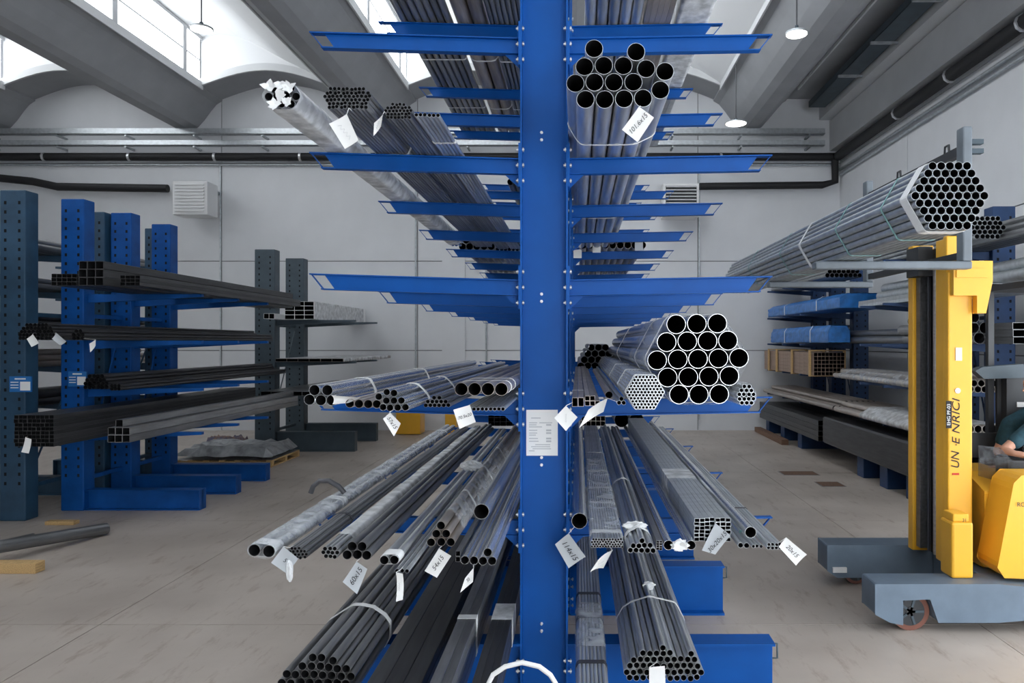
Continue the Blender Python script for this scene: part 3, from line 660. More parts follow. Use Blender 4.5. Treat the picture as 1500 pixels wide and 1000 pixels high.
bundle('five medium pipes in a shallow heap above a small diamond tag', z7([(1160,690,22),(1206,690,22),(1252,690,22),(1298,690,22),(1275,650,22)]), ST_H, 5, group=G2, n=20)
bundle('wide polished pipe lying close to the column', z7([(1245,560,39)]), ST_H, rest=1.43, d=4.45, group=G2, n=28, cat='pipe')
card('grey square tag under the film-wrapped pair', [(415,800),(437,818),(420,840),(397,824)], 3.9, '5', m=PAPER_G, size=9, ang=-30, hang=(420,797))
card('grey tag reading 60x15', [(522,822),(538,833),(523,870),(502,852)], 3.92, '60x15', m=PAPER_G, size=11, ang=58, hang=(523,818))
card('narrow crumpled white tag under the three slender tubes', [(580,838),(590,840),(590,878),(580,881)], 3.86, curl=.02, scrib=True, size=5, ang=90, hang=(585,836))
card('white tag reading 54x15', [(643,803),(661,814),(640,846),(622,836)], 3.98, '54x15', size=9.5, ang=55, hang=(645,800))
card('small white diamond tag under the shallow heap of pipes', [(694,831),(693,852),(674,868),(681,847)], 3.98, '30', size=6, ang=50, hang=(693,826))
wad('trailing strip of milky plastic at the thin rods', 424, 836, 4.04, 12, FILM_W, name='plastic_strip', sq=(.5, .3, 1.3))
wad('crumpled film bunched on the film-tied pyramid', 690, 682, 6.2, 14, FILM_W, sq=(1.2, 1, .55))
# curled offcut strap rising from the wrapped pair
b = MB(); pts = [P(455, 722, 5.2), P(459, 712, 5.2), P(468, 704, 5.2), P(482, 704, 5.2), P(496, 712, 5.2), P(505, 722, 5.2)]
tag(b.tube(pts, .018, 6).build('strap_offcut', WIRE), 'dark curled strap end standing up from the film-wrapped pair', 'strap')
b = MB(); pts = [P(x, y, 4.3) for x, y in ((536,700),(545,692),(556,690),(566,698))]
# bottom pile left
bundle('big bottom bundle of dark round tubes with white strap', rows(463, 966, [2], 13.1, 6.2) + [(486, 971, 6.2)] + rows(462, 977.5, [4], 13.4, 6.2) + [(492, 982, 6.2), (506, 982, 6.2)] + rows(452, 990, [6], 13.5, 6.2) + [(499, 993, 6.2), (513, 993, 6.2)] + rows(459, 1002, [8], 13.5, 6.2) + rows(459, 1014, [9], 13.5, 6.2) + rows(459, 1026, [8], 13.5, 6.2), ST_D, 'base', group=G2, n=18, straps=(.78,), strap_w=.05)
mg('wide dark flat tubes with a film label on the bottom beams', -1.0, .45, 3.85, 9.9, 3, 3, .10, .06, ST_B)
mg('two dark square tubes bound with pale cord on the bottom beams', -.72, .45, 3.75, 9.9, 2, 4, .06, .06, ST_D, straps=(1.1,), strap_w=.07)
mg('dark narrow tubes with torn film against the column foot', -.51, .45, 3.9, 9.9, 3, 4, .045, .045, ST_B, straps=(1.1,), strap_mat=FILM_W, strap_w=.3)
b = MB(); pts = [P(714, 1004, 3.6), P(722, 988, 3.6), P(740, 976, 3.6), P(765, 970, 3.6), P(790, 976, 3.6), P(806, 988, 3.6), P(816, 1004, 3.6), P(818, 1060, 3.6)]
tag(MB().tube([Vector((-.66, 3.35, .013)), Vector((-.47, 3.55, .02)), Vector((-.455, 3.6, .3))] + pts[:-1] + [Vector((-.095, 3.6, .3)), Vector((-.09, 3.55, .02)), Vector((.15, 3.35, .013))], .012, 8).build('white_hose', WHITE), 'white plastic hose looping up in front of the column foot', 'hose')
mg('criss-cross of small rectangular tubes behind the lower tubes', -.9, 1.29, 10.7, 15.8, 9, 6, .085, .06, ST_B)

# ------------------------------------------------------------------ perforated racks left and right
def perf_rack(label, m, x, ys_, hgt, levels, side, reach, cw=.34, cd=.26, base_h=.3, base=True, boxbase=False, name='perforated_rack', armh=.13, holes=True):
    r = empty(name, (x, ys_[0], 0), label, 'rack')
    for y in ys_:
        c = MB().box(x - cw / 2, x + cw / 2, y - cd / 2, y + cd / 2, 0, hgt).build('column', m, r, bevel=.015)
        if holes:
            h = MB(); z = .5
            while z < hgt - .1:
                for sx in (-1, 1): h.box(x + sx * cw * .27 - .016, x + sx * cw * .27 + .016, y - cd / 2 - .003, y - cd / 2 + .002, z, z + .045)
                z += .13
            tag(h.build('perforation', INNER, c), kind='stuff')
        x0 = x + side * cw / 2; x1 = x + side * reach
        if base:
            a, e = sorted((x - side * cw / 2, x1)); bb = MB()
            if boxbase: MB().box(min(x0, x1), max(x0, x1), y - .16, y + .16, 0, base_h).build('base_beam', m, r, bevel=.01)
            bb.box(x0 if side > 0 else x1, x1 if side > 0 else x0, y - .012, y + .012, .015, base_h - .015)
            bb.box(x0 if side > 0 else x1, x1 if side > 0 else x0, y - .1, y + .1, 0, .015).box(x0 if side > 0 else x1, x1 if side > 0 else x0, y - .1, y + .1, base_h - .015, base_h)
            bb.box(min(x1, x1 - side * .012), max(x1, x1 - side * .012), y - .1, y + .1, .015, base_h - .015)
            if not boxbase: bb.build('base_beam', m, r)
        for z in levels:
            pts = [(x0, z), (x1, z), (x1, z - .04), (x0, z - armh)]
            MB().prism(pts if side < 0 else pts[::-1], y - .035, y + .035).build('arm', m, r)
    for a, b_ in zip(ys_[:-1], ys_[1:]):
        for z in (.4, hgt * .62): MB().box(x - .03, x + .03, a + cd / 2, b_ - cd / 2, z, z + .06).build('tie_bar', m, r)
        if base: MB().quadbar((x, a + cd / 2, .46), (x, b_ - cd / 2, hgt * .6), .02, .02).build('brace', m, r)
    return r
LL = [3.2, 2.51, 1.80, 1.15]
perf_rack('bright blue perforated rack with arms towards the aisle', BLUE_L, -7.46, [11.2, 12.38, 13.55], 4.6, LL, 1, 1.86)
perf_rack('petrol blue perforated rack standing back to back with the blue one', TEAL, -7.86, [10.56, 12.3, 14.05], 4.6, [3.9, 3.3, 2.7, 2.1, 1.5, .9], -1, 1.9, cw=.36)
perf_rack('slate grey perforated rack by the back wall', GREY, -7.12, [17.2, 19.0], 4.6, [3.0, 2.05, 1.35], 1, 2.03, cw=.46, cd=.3, base_h=.45)
LGN = 'tubes on the left racks'
def lb_(label, it, rest, m, d=None, **k): return bundle(label, it, m, rest=rest, d=d, group=LGN, rel=False, **k)
lb_('nine large square tubes stacked three by three on the blue rack', grid(115, 382, 3, 3, 12, 12), 3.2, ST_B, cat='tube bundle', L=6.3)
lb_('grid of small square tubes left of the large square ones', grid(75, 400, 5, 3, 7.3, 5.8), 3.2, ST_B, d=9.5, cat='tube bundle', L=6.2)
lb_('mixed small tubes right of the large square ones', grid(176, 403, 4, 3, 7, 5), 3.2, ST_B, d=9.5, cat='tube bundle', L=5.5)
lb_('heap of dark round tubes with two white tags on the blue rack', rows(53, 475, [6, 8, 9, 10, 10], 5.6, 2.7), 2.51, ST_B, d=9.4, n=10)
lb_('few thin tubes beside the tagged round tube heap', rows(114, 484, [2, 3, 3], 6, 2.8), 2.51, ST_B, d=9.7, n=10)
lb_('low pyramid of dark tubes by the small blue sign', rows(140, 551, [4, 5, 6, 6], 6.2, 3.0), 1.80, ST_B, n=10)
lb_('thin tubes beside the low dark pyramid', rows(168, 563, [3, 3], 5.5, 2.6), 1.80, ST_B, d=10.6, n=10)
lb_('block of small square tubes nine wide with a white tag', grid(20, 608, 9, 8, 6.4, 5.8), 1.15, ST_B, cat='tube bundle')
lb_('large square tubes with silver flanks on the lowest blue arms', grid(157, 626, 3, 2, 11, 11) + [(173.5, 620, 5.5, 5.5)], 1.15, ST_D, cat='tube bundle')
card('white tag on the round tube heap', [(48,489),(57,502),(46,508),(39,496)], 9.3, curl=.01)
card('grey tag beside the white one on the round tube heap', [(82,487),(97,500),(88,506),(76,496)], 9.3, curl=.01, m=PAPER_G)
card('small white tag hanging below the few thin tubes', [(140,497),(140,506),(132,516),(131,503)], 9.5, curl=.01)
card('white tag on the block of small square tubes', [(37,640),(46,643),(42,664),(31,662)], 9.4, curl=.01)
for q, (x0, x1, y0, y1, d, lb) in enumerate(((14, 46, 551, 574, 10.40, 'blue and white load sign on the petrol blue column'), (100, 127, 544, 566, 11.04, 'blue and white load sign on the bright blue column'))):
    a, c = P(x0, y1, d), P(x1, y0, d)
    o = MB().box(a.x, c.x, d - .004, d + .02, a.z, c.z).build('load_sign', SIGNBLUE); tag(o, lb, 'sign', 'load signs')
    w_, h_ = c.x - a.x, c.z - a.z
    MB().box(a.x + w_ * .5, c.x - w_ * .04, d - .007, d - .0045, a.z + h_ * .1, a.z + h_ * .66).build('white_field', PAPER, o)
    for z_ in (.25, .42, .6): MB().box(a.x + w_ * .06, a.x + w_ * .42, d - .007, d - .0045, a.z + h_ * z_, a.z + h_ * (z_ + .05)).build('printed_line', PAPER, o)
    MB().box(a.x + w_ * .25, a.x + w_ * .75, d - .007, d - .0045, a.z + h_ * .8, a.z + h_ * .88).build('printed_line', PAPER, o)
for q, (z, c, r, m, lb) in enumerate(((3.9, [8, 6], .055, ST_D, 'brownish tubes on the top arms of the petrol rack'), (3.3, [9, 7], .05, ST_D, 'grey tubes on the second arms of the petrol rack'), (2.7, [8, 6], .06, ST_B, 'black tubes on the third arms of the petrol rack'),
        (2.1, [9, 7, 5], .05, ST_W, 'scaly tubes on the fourth arms of the petrol rack'), (1.5, [8, 7], .06, ST_B, 'black pipes on the fifth arms of the petrol rack'), (.9, [8, 7, 5], .06, ST_D, 'dull pipes on the lowest arms of the petrol rack'))):
    mb(lb, -8.75, z, 8.4, 14.6, c, r, m, group=LGN, n=10)
lg = mg('white film-wrapped profiles on the top arms of the grey rack', -6.28, 3.0, 16.9, 21, 3, 4, .22, .10, WHITE, group=LGN, wraps=((.05, 3.9),), wrap_mat=FILM_W, name='profile_bundle')
mg('two white channels beside the film-wrapped profiles', -6.755, 3.0, 16.4, 20.5, 2, 1, .12, .12, WHITE, group=LGN, name='profile_bundle')
mg('flat planks under grey plastic on the middle arms of the grey rack', -5.95, 2.05, 16.6, 20.8, 6, 1, .25, .07, ST_W, group=LGN, wraps=((.05, 3.9),), wrap_mat=FILM_W, name='profile_bundle')
mg('steel channels on the lowest arms of the grey rack', -6.0, 1.35, 16.0, 20.9, 7, 1, .22, .09, ST_D, group=LGN, name='profile_bundle')
# pallet and things on the floor, left
def sheet_pile(label, X, Y, w_, l_, z0, z1, m, name, cat):
    b = MB(); N = 12; vs = []
    for i in range(N + 1):
        for j in range(N + 1):
            u, v = i / N, j / N; e = min(u, 1 - u, v, 1 - v)
            vs.append((X + (u - .5) * w_, Y + (v - .5) * l_, z0 + (z1 - z0) * min(1, e * 14 + .3) * random.uniform(.6, 1)))
    b.add(vs, [(i * (N + 1) + j, (i + 1) * (N + 1) + j, (i + 1) * (N + 1) + j + 1, i * (N + 1) + j + 1) for i in range(N) for j in range(N)], False)
    b.add([(X - w_/2, Y - l_/2, z0), (X + w_/2, Y - l_/2, z0), (X + w_/2, Y + l_/2, z0), (X - w_/2, Y + l_/2, z0)], [(3, 2, 1, 0)])
    return tag(b.build(name, m), label, cat)
def pallet(label, X, Y, w_, l_):
    o = empty('pallet', (X, Y, 0), label, 'pallet')
    for k in range(3): MB().box(X - w_ / 2, X + w_ / 2, Y + (k - 1) * (l_ / 2 - .06) - .05, Y + (k - 1) * (l_ / 2 - .06) + .05, .02, .11).build('stringer', WOOD, o)
    for k in range(7):
        x = X - w_ / 2 + .06 + k * (w_ - .12) / 6; MB().box(x - .055, x + .055, Y - l_ / 2, Y + l_ / 2, .11, .135).build('deck_board', WOOD, o)
        if k % 3 == 0: MB().box(x - .055, x + .055, Y - l_ / 2, Y + l_ / 2, 0, .02).build('bottom_board', WOOD, o)
pallet('timber pallet on the floor in front of the grey rack', -7.1, 15.7, 2.0, 1.5)
sheet_pile('sheets under crumpled clear plastic on the timber pallet', -7.1, 15.7, 1.95, 1.4, .137, .42, mat('dull_plastic', (.33, .34, .35), .3, noise=.4, nscale=5), 'wrapped_sheets', 'plastic')
sheet_pile('low heap of offcuts with coloured scraps behind the pallet', -7.9, 16.9, .9, .5, .0, .4, mat('scrap', (.35, .22, .15), .7, noise=.5, nscale=9, col2=(.08, .10, .2)), 'offcut_heap', 'scrap')
for q, (x0, x1, y, r, lb) in enumerate(((-7.4, -5.55, 8.7, .07, ''), (0, 0, 0, 0, ''))[:1]): pass
for q, (a, b_, r, lb) in enumerate((((-7.2, 6.7), (-6.1, 9.7), .075, 'dark pipe lying on the timber block on the floor'), ((-7.62, 7.0), (-6.75, 9.3), .06, 'shorter dark pipe on the floor behind the first'), ((-7.95, 7.2), (-7.2, 9.3), .06, 'third dark pipe on the floor near the petrol column'))):
    p0, p1 = Vector((a[0], a[1], r + (.24 if q == 0 else .002))), Vector((b_[0], b_[1], r + .002))
    v = p1 - p0; o = inst('floor_pipe', pipe_mesh(r, v.length, ST_D, 16), p0); o.rotation_mode = 'QUATERNION'; o.rotation_quaternion = Vector((0, 1, 0)).rotation_difference(v); tag(o, lb, 'pipe', 'loose pipes on the floor')
def block(label, x0, x1, y0, y1, z0, z1, m, name='timber_block', cat='timber'): return tag(MB().box(x0, x1, y0, y1, z0, z1).build(name, m, bevel=.006), label, cat)
block('yellow timber block under the dark floor pipe', -6.95, -5.82, 8.05, 8.2, 0, .11, WOOD)
block('small timber offcut on the floor by the petrol column', -7.25, -6.85, 10.2, 10.32, 0, .05, WOOD)
block('long brown timber beam on the floor by the back wall', 4.93, 5.1, 18.2, 21.0, 0, .13, WOOD_D)
block('orange welding cabinet on the floor by the back wall', -4.9, -4.25, 20.2, 20.8, .02, .62, YEL, 'welding_cabinet', 'machine')
block('small yellow box by the back wall behind the lower tubes', -3.6, -3.3, 20.3, 20.7, .0, .55, YEL, 'tool_box', 'box')
for q, (a, b_, d) in enumerate(((1145, 1195, 693), (1200, 1232, 709))):
    dd = H * F / (d - CY); p = P(a, d, dd); p2 = P(b_, d, dd)
    o = empty('floor_drain', (p.x, dd, 0), ['larger', 'smaller'][q] + ' brown steel cover plate let into the floor', 'cover')
    MB().box(p.x, p2.x, dd - .2, dd + .2, .0005, .006).build('cover_plate', WOOD_D, o)
    MB().box(p.x - .02, p2.x + .02, dd - .22, dd + .22, .0003, .004).build('cover_frame', ST_D, o)

# right racks
RL = [3.9, 3.16, 2.46, 1.75, 1.10]
perf_rack('navy rack by the back wall carrying blue-wrapped tubes', BLUE_D, 6.62, [17.7, 19.2, 20.7], 4.6, RL, -1, 1.40, cw=.36, base_h=.40, boxbase=True)
perf_rack('navy rack behind the forklift carrying black box tubes', BLUE_D, 6.62, [11.8, 12.85, 13.9], 4.6, RL, -1, 1.40, cw=.36, base_h=.40, boxbase=True)
RN = 'loads on the right racks'
def rm(*a, **k): return mg(*a, group=RN, **k)
mb('grey tubes on the top arms of the rack by the back wall', 5.8, 3.9, 16.4, 21, [8, 7], .05, ST_D, group=RN, n=10)
def tarp(label, x0, x1, y0, y1, z0, z1, m, name='wrapped_bundle'):
    w_ = x1 - x0; ol = [(x0, z0), (x1, z0), (x1, z0 + (z1 - z0) * .7), (x0 + w_ * .85, z1), (x0 + w_ * .15, z1), (x0, z0 + (z1 - z0) * .7)]
    o = empty(name, ((x0 + x1) / 2, y0, z0), label, 'bundle', RN)
    wrap_mesh(ol, y0, y1, .02, .15).build('wrapping', m, o)
    MB().prism([(a, b_) for a, b_ in ol], y0 + .01, y1 - .01).build('contents', m, o)
    for t in (.25, .7): band([(a + (.02 if a > x0 + w_ / 2 else -.02), b_ + (.022 if b_ > z0 else -.002)) for a, b_ in ol], y0 + (y1 - y0) * t, .05).build('strap', STRAP, o)
tarp('blue sheet covered load on the second arms by the back wall', 5.3, 6.3, 15.2, 20.9, 3.187, 3.48, FILM_B)
tarp('blue-wrapped tube bundle with white straps on the third arms', 5.3, 5.75, 15.9, 20.6, 2.487, 2.84, FILM_B)
mb('dark pipes sticking out past the blue-wrapped bundle', 6.02, 2.46, 13.0, 19.0, [3, 2], .075, ST_D, group=RN)
cr = rm('crated square tubes with timber spacers on the fourth arms', 5.55, 1.75, 16.6, 21, 8, 6, .085, .085, CARD, name='crated_tubes')
for y in (16.7, 18.1, 19.5, 20.3):
    band([(5.18, 1.752), (5.92, 1.752), (5.92, 2.29), (5.18, 2.29)], y, .1, .04).build('timber_spacer', WOOD, cr)
mb('plastic-covered pale tubes on the fourth arms behind the forklift', 5.75, 1.75, 10.8, 15.6, [9, 6], .05, ST_W, group=RN, wraps=((.05, 4.5),), wrap_mat=FILM)
mb('long pale tubes on the lowest arms by the back wall', 5.7, 1.10, 15.2, 20.9, [10, 6], .055, ST_W, group=RN)
mb('pale tubes in film on the lowest arms behind the forklift', 5.65, 1.10, 10.6, 15.0, [10, 7], .055, ST_W, group=RN, wraps=((.05, 3),), wrap_mat=FILM_W)
rm('stacked dark rectangular tubes on the feet by the back wall', 5.65, .402, 15.8, 20.9, 5, 4, .24, .11, ST_B)
rm('huge black box tubes on the feet behind the forklift', 5.6, .402, 10.4, 15.6, 2, 1, .52, .55, ST_B)
rm('grey flat stock on the second arms behind the forklift', 5.9, 3.16, 10.2, 14.6, 6, 2, .15, .06, ST_G)
mb('six wide pipes standing out right of the mast', 5.74, 2.46, 10.9, 13.4 - .5, [2, 3, 1], .085, ST_D, group=RN)
rm('flat rectangular tubes right of the six wide pipes', 6.225, 2.46, 10.4, 12.9, 2, 3, .2, .1, ST_D)
mb('small hexagonal tube bundle beside the mast top', 5.62, 3.90, 10.3, 14.8, [5, 6, 7, 6, 5], .035, ST_G, group=RN, n=10)
mb('long dark tubes beside the small hexagonal bundle', 6.15, 3.90, 7.5, 14.8, [5, 4, 3], .055, ST_D, group=RN, n=10)
mb('wide galvanised pipes on the second arms at the right edge', 6.06, 3.285, 8.9, 14.4, [4, 3], .085, ST_G, group=RN)
mb('thin tube bundle with cloth wrapped mouth right of the mast', 5.8, 1.96, 9.9, 10.75, [5, 4], .04, ST_W, group=RN, wraps=((.0, .4),), wrap_mat=FILM_W)

# ------------------------------------------------------------------ forklift
fk = empty('forklift', (3.3, 7.15, 0), 'yellow multi-directional forklift with blue-grey wheel legs holding a tube bundle', 'forklift')
FX = 2.53
def leg(y0, y1, arch):
    out = [(FX, .13), (FX + .12, .08), (FX + .18, .08), (FX + .18, .08)]
    o = empty
    b = MB()
    prof_ = [(FX, .16), (FX + .13, .09), (FX + .24, .07), (FX + .24, .28), (FX + .47, .29), (FX + .54, .09), (FX + 1.05, .09), (FX + 1.9, .16), (FX + 1.9, .34), (FX + 1.05, .42), (FX, .42)]
    if not arch: prof_ = [(FX, .16), (FX + .1, .09), (FX + 1.9, .09), (FX + 1.9, .42), (FX, .42)]
    b.prism(prof_[::-1], y0, y1)
    l = b.build('wheel_leg', TRUCK, fk, bevel=.02)
    return l
def wheel(x, y0, y1, r, parent):
    wl = MB().cyl((x, y0, r), (x, y1, r), r, 32).build('wheel', RUBBER, parent)
    MB().cyl((x, y0 - .006, r), (x, y0 + .01, r), r * .74, 28).build('hub', DARK, wl)
    MB().cyl((x, y0 - .012, r), (x, y0, r), r * .25, 12).build('axle_cap', DARK, wl)
    for k in range(5):
        a = k * 2 * math.pi / 5; MB().quadbar((x, y0 - .009, r), (x + r * .7 * math.cos(a), y0 - .009, r + r * .7 * math.sin(a)), .006, .02).build('spoke', GREY, wl)
for y0, y1 in ((6.4, 6.7), (7.63, 7.93)):
    l = leg(y0, y1, y0 < 7)
    if y0 < 7: wheel(FX + .33, y0 + .07, y1 - .05, .165, l)
    else: wheel(FX + .325, y0 + .09, y1 - .03, .12, l)
lp = MB().box(FX + .05, FX + .19, 7.60, 7.63, .15, .2).build('marker_lamp', WHITE, fk)
MB().box(3.6, 4.6, 6.7, 7.63, .12, .40).build('chassis', TRUCK, fk, bevel=.02)
# mast: two outer uprights, inner rails, chains, cover panel
MX0, MX1 = 3.35, 3.56; MT = 3.45
MB().box(MX0, MX1, 6.83, 6.90, .40, MT).build('mast_upright', YEL, fk, bevel=.01)
MB().box(MX0, MX1, 7.52, 7.63, .40, MT).build('mast_upright', YEL, fk, bevel=.01)
MB().box(MX0 + .01, MX0 + .13, 6.91, 7.06, .45, MT - .02).build('inner_rail', YEL, fk, bevel=.008)
MB().box(MX0 + .03, MX0 + .13, 7.42, 7.51, .45, MT - .02).build('inner_rail', ST_D, fk)
MB().box(MX0 + .16, MX1, 6.9, 7.52, .40, MT - .05).build('mast_back', DARK, fk)
MB().cyl((MX0 + .09, 7.2, .45), (MX0 + .09, 7.2, MT - .2), .035, 12).build('lift_cylinder', ST_W, fk)
for y in (7.11, 7.32): MB().box(MX0 + .06, MX0 + .085, y - .015, y + .015, .45, MT - .1).build('chain', WIRE, fk)
MB().box(MX0 - .005, MX1 + .005, 6.79, 6.83, .40, 3.12).build('mast_cover', YEL, fk, bevel=.012)
br = MB().prism([(MX0 + .01, 3.21), (3.71, 3.21), (3.71, 3.03), (3.65, 2.74), (3.57, 2.74), (3.57, 2.90), (MX0 + .01, 2.90)][::-1], 6.72, 6.80).build('top_bracket', YEL, fk, bevel=.015)
MB().box(MX0 + .03, 3.66, 6.705, 6.72, 3.06, 3.14).build('bracket_plate', YEL, br)
MB().box(3.26, 3.45, 6.55, 6.77, .42, .91).build('leg_tower', YEL, fk, bevel=.02)
MB().box(3.28, 3.42, 6.57, 6.75, .91, .98).build('tower_cap', YEL, fk, bevel=.01)
text_part('31', 1413, 762, 7, 0, 6.566, DARK, fk, shear=0)
MD = 6.785
text_part('UN', 1400, 674, 17, 90, MD, INK, fk); text_part('\u2022', 1401, 652, 8, 90, MD, INK, fk); text_part('E NRICI', 1401, 618, 16, 90, MD, INK, fk, sx=1.25)
p = P(1400, 694, MD); MB().box(p.x - .03, p.x + .03, 6.782, 6.789, p.z - .008, p.z + .008).build('red_sticker', RED, fk)
st = MB().box(P(1386, 0, MD).x, P(1394, 0, MD).x, 6.782, 6.789, P(0, 627, MD).z, P(0, 587, MD).z).build('black_sticker', INK, fk)
text_part('EHG PF-03', 1390, 607, 7, 90, 6.780, WHITE, st, shear=0)
MB().box(P(1400, 0, MD).x, P(1409, 0, MD).x, 6.782, 6.789, P(0, 528, MD).z, P(0, 509, MD).z).build('white_sticker', PAPER, fk)
p = P(1403, 572, MD); MB().cyl((p.x, 6.782, p.z), (p.x, 6.79, p.z), .025, 16).build('round_sticker', PAPER, fk)
# carriage and L-shaped forks
CXF = 3.27
for y in (6.38, 8.5):
    pts = []
    f = MB().box(2.0 if y < 7 else 2.15, CXF + .05, y - .06, y + .06, 3.10, 3.165).box(CXF - .03, CXF + .05, y - .06, y + .06, 3.165, 4.30).build('fork', FORK, fk, bevel=.012)
    MB().cyl((CXF + .05, y, 3.62), (CXF + .12, y, 3.62), .05, 14).build('roller', DARK, f)
    MB().box(CXF + .05, CXF + .16, y - .03, y + .03, 4.16, 4.2).box(CXF + .05, CXF + .16, y - .03, y + .03, 4.08, 4.12).build('clevis', GREY, f)
MB().box(CXF - .01, CXF + .05, 6.44, 8.44, 4.08, 4.16).build('carriage_beam', DARK, fk)
MB().box(CXF - .01, CXF + .05, 6.44, 8.44, 3.19, 3.25).build('carriage_beam', DARK, fk)
MB().box(CXF, CXF + .14, 7.22, 7.48, 3.12, 3.4).build('carriage_plate', DARK, fk)
for y in (6.7, 7.7): MB().tube([(CXF + .02, y - .04, 4.16), (CXF + .02, y - .03, 4.23), (CXF + .02, y + .03, 4.23), (CXF + .02, y + .04, 4.16)], .012, 6).build('lifting_eye', DARK, fk)
# body and cabin
MB().prism([(6.86, .42), (7.7, .42), (7.7, 1.25), (7.2, 1.25), (6.86, 1.12)], 3.71, 4.1, 'x').build('hood', YEL, fk, bevel=.02)
hd = MB().prism([(3.63, .53), (3.69, .44), (4.95, .40), (4.95, 1.33), (3.84, 1.33), (3.77, 1.26)][::-1], 6.5, 6.84).build('side_panel', YEL, fk, bevel=.05)
text_part('RO', 1496, 739, 9, 0, 6.49, DARK, hd, shear=0)
MB().box(3.66, 4.9, 7.7, 7.76, 1.3, 1.55).build('rear_sill', DARK, fk)
MB().prism([(3.66, 1.26), (4.16, 1.12), (4.16, 1.22), (3.97, 1.40), (3.85, 1.52), (3.66, 1.54)][::-1], 6.86, 6.872).build('screen', SMOKE, fk)
MB().box(3.96, 4.3, 6.92, 7.14, 1.12, 1.395).build('control_console', DARK, fk, bevel=.02)
MB().cyl((4.22, 7.1, 1.39), (4.2, 7.08, 1.5), .014, 8).build('control_lever', DARK, fk)
MB().box(4.4, 5.0, 7.0, 7.7, .5, 1.05).build('seat_box', DARK, fk, bevel=.02)
MB().box(4.42, 4.95, 7.1, 7.58, 1.05, 1.125).build('seat', DARK, fk, bevel=.03)
MB().box(4.84, 4.95, 7.1, 7.58, 1.17, 1.9).build('seat_back', DARK, fk, bevel=.03)
MB().box(4.1, 5.0, 6.86, 7.63, .12, .5).build('rear_chassis', TRUCK, fk, bevel=.02)
for x, y in ((4.28, 7.81), (4.95, 7.81)): MB().box(x - .03, x + .03, y - .03, y + .03, .42, 3.0).build('cabin_post', DARK, fk)
MB().box(4.2, 5.0, 6.95, 7.86, 3.0, 3.06).build('overhead_guard', DARK, fk)
MB().box(4.32, 4.98, 7.74, 7.78, .5, 2.15).build('cabin_panel', DARK, fk)
sh = MB().prism([(4.03, 2.19), (4.12, 2.11), (4.9, 2.13), (4.9, 2.24), (4.5, 2.26), (4.1, 2.23)][::-1], 7.62, 7.735).build('dash_shelf', GREY, fk, bevel=.015)
MB().box(4.36, 4.62, 7.64, 7.735, .5, 2.12).build('dash_column', DARK, fk)
a = P(1490, 596, 7.63); MB().box(a.x, a.x + .1, 7.632, 7.641, a.z, a.z + .05).build('number_sticker', PAPER, fk)
wheel(4.7, 6.55, 6.7, .17, fk)
# the load on the forks
ld = bundle('large hexagonal bundle of galvanised pipes held on the forklift forks', rows(1391.5, 244, [5,6,7,8,9,8,7,6,5], 12.62, 6.2), ST_G, rest=3.165, d=4.606, L=5.93, n=22, straps=(.06,), strap_w=.10, jit=.002, rel=False, cat='pipe bundle')
d_, k_, ps_, sh_ = root_info[ld.name]; ol = outline_of(list(zip(ps_, sh_)))
for y in (.45, 1.35, 3.0, 4.4): band(ol, d_ + y, .02).build('thin_strap', TEALSTRAP, ld)
band(ol, d_ + 2.3, .06).build('wide_strap', STRAP, ld)
# ------------------------------------------------------------------ the operator
def capsule_chain(b, pts, rad, n=10):
    b.tube(pts, rad, n)
    for p, r in ((pts[0], rad[0]), (pts[-1], rad[-1])):
        p = Vector(p); vs = []; M = 6
        for i in range(M + 1):
            th = math.pi * i / M; vs += [p + Vector((r * math.sin(th) * math.cos(2 * math.pi * j / n), r * math.sin(th) * math.sin(2 * math.pi * j / n), r * math.cos(th))) for j in range(n)]
        b.add(vs, [(i * n + j, (i + 1) * n + j, (i + 1) * n + (j + 1) % n, i * n + (j + 1) % n) for i in range(M) for j in range(n)], True)
def remesh(o, v):
    m = o.modifiers.new('skin', 'REMESH'); m.mode = 'VOXEL'; m.voxel_size = v; m.use_smooth_shade = True
    s = o.modifiers.new('soft', 'SMOOTH'); s.iterations = 4; s.factor = .5
OX, OY = 5.0, 7.33
sho_n, sho_f = Vector((4.86, 7.10, 1.80)), Vector((4.86, 7.56, 1.80))
elb = Vector((4.63, 7.02, 1.54)); wri = Vector((4.50, 7.05, 1.575)); 
elb = P(1472, 668, 7.0) + Vector((.05, 0, -.02)); wri = P(1481, 667, 6.95); 
sho_n = Vector((4.22, 7.15, 1.79)); sho_n = P(1497, 628, 7.15)
sho_n = P(1512, 628, 7.15); DX = -.38
def S(x, y, z): return Vector((x + DX, y, z))
elb = P(1470, 659, 7.08); wri = P(1486, 664, 6.98)
bd = MB()
capsule_chain(bd, [S(5.0, 7.33, 1.28), S(4.97, 7.33, 1.5), S(4.93, 7.33, 1.74)], [.15, .14, .15])
capsule_chain(bd, [S(4.9, 7.33, 1.8), S(4.87, 7.33, 1.92)], [.065, .06])
capsule_chain(bd, [S(4.85, 7.33, 1.99), S(4.83, 7.33, 2.08)], [.088, .098])
capsule_chain(bd, [S(4.75, 7.33, 2.03), S(4.73, 7.33, 2.01)], [.018, .016])
for yy_ in (7.225, 7.435): capsule_chain(bd, [S(4.85, yy_, 2.01), S(4.85, yy_, 2.04)], [.018, .02], 8)
capsule_chain(bd, [sho_n, sho_n * .4 + elb * .6, elb], [.066, .054, .043])
capsule_chain(bd, [elb, elb * .5 + wri * .5, wri], [.043, .04, .03])
hdv = Vector((.07, -.03, -.012))
palm = wri + hdv * .8; capsule_chain(bd, [wri, palm + Vector((0, .016, 0))], [.03, .032]); capsule_chain(bd, [wri, palm + Vector((0, -.016, 0))], [.028, .03])
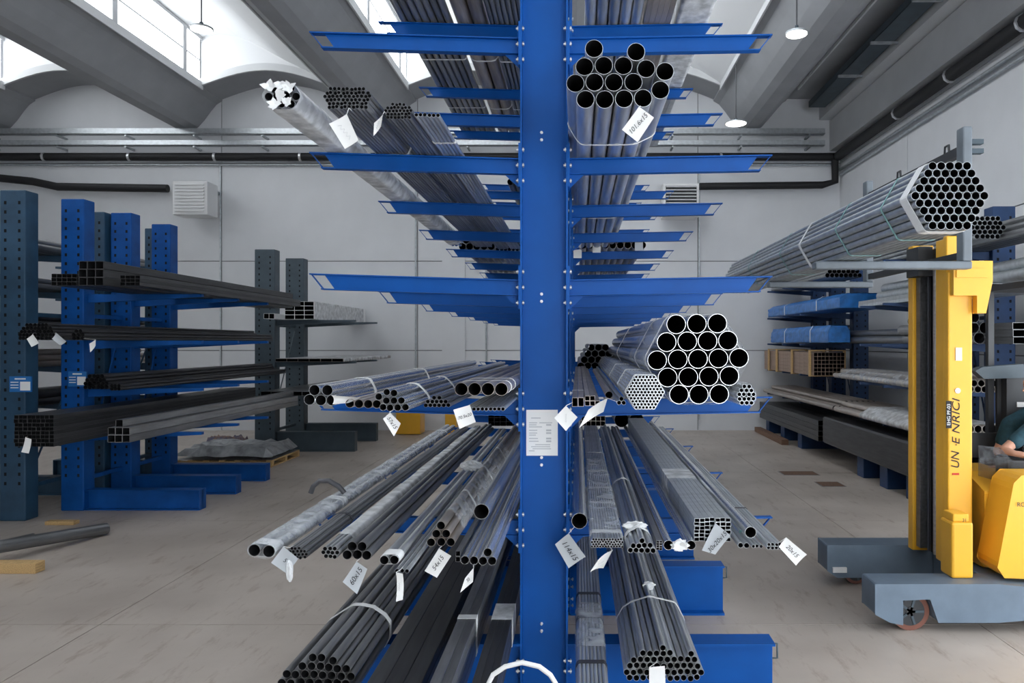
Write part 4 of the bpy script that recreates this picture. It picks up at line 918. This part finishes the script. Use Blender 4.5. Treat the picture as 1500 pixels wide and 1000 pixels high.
for k in range(4):
    off = Vector((.01, -.036 + .024 * k, 0)); L_ = [.062, .076, .072, .055][k]
    p0 = palm + off; capsule_chain(bd, [p0, p0 + Vector((L_ * .6, -.01, -.002)), p0 + Vector((L_ * .95, -.013, -.03)), p0 + Vector((L_ * .98, -.013, -.055))], [.0105, .010, .009, .008], 8)
capsule_chain(bd, [wri + Vector((.02, -.03, 0)), wri + Vector((.05, -.062, -.012)), wri + Vector((.085, -.07, -.03))], [.013, .011, .009], 8)
sf = Vector((sho_n.x, 7.52, sho_n.z)); ef = sf + Vector((-.1, .04, -.27)); wf = ef + Vector((-.02, -.16, -.12))
capsule_chain(bd, [sf, ef], [.066, .043]); capsule_chain(bd, [ef, wf], [.043, .03]); capsule_chain(bd, [wf, wf + Vector((-.06, 0, -.02))], [.03, .033])
for k in range(4): capsule_chain(bd, [wf + Vector((-.09, -.03 + .02 * k, -.01)), wf + Vector((-.15, -.03 + .02 * k, -.02)), wf + Vector((-.16, -.03 + .02 * k, -.05))], [.0105, .01, .008], 8)
for s in (-1, 1):
    hp = S(5.0, 7.33 + s * .10, 1.33); kn = S(4.58, 7.33 + s * .13, 1.3); an = S(4.55, 7.33 + s * .12, .60)
    capsule_chain(bd, [hp, kn], [.09, .062]); capsule_chain(bd, [kn, an], [.06, .042]); capsule_chain(bd, [an, an + Vector((-.16, 0, -.04))], [.045, .035])
person = bd.build('person', SKIN); tag(person, 'person in a teal short-sleeved shirt seated at the forklift controls', 'person'); remesh(person, .0075)
cl = MB()
capsule_chain(cl, [S(5.0, 7.33, 1.34), S(4.97, 7.33, 1.5), S(4.93, 7.33, 1.72)], [.172, .165, .175])
capsule_chain(cl, [S(4.91, 7.2, 1.79), sho_n], [.09, .085]); capsule_chain(cl, [S(4.91, 7.46, 1.79), sf], [.09, .085])
capsule_chain(cl, [sho_n, sho_n * .38 + elb * .62], [.085, .07]); capsule_chain(cl, [sf, sf * .4 + ef * .6], [.085, .07])
sh_o = cl.build('shirt', SHIRT, person); remesh(sh_o, .012)
tr = MB()
for s in (-1, 1):
    hp = S(5.0, 7.33 + s * .10, 1.33); kn = S(4.58, 7.33 + s * .13, 1.3); an = S(4.55, 7.33 + s * .12, .64)
    capsule_chain(tr, [hp, kn], [.105, .075]); capsule_chain(tr, [kn, an], [.073, .06])
tr_o = tr.build('trousers', JEANS, person); remesh(tr_o, .012)
hr = MB(); capsule_chain(hr, [S(4.875, 7.33, 2.08), S(4.86, 7.33, 2.11)], [.10, .098]); remesh(hr.build('hair', HAIR, person), .012)
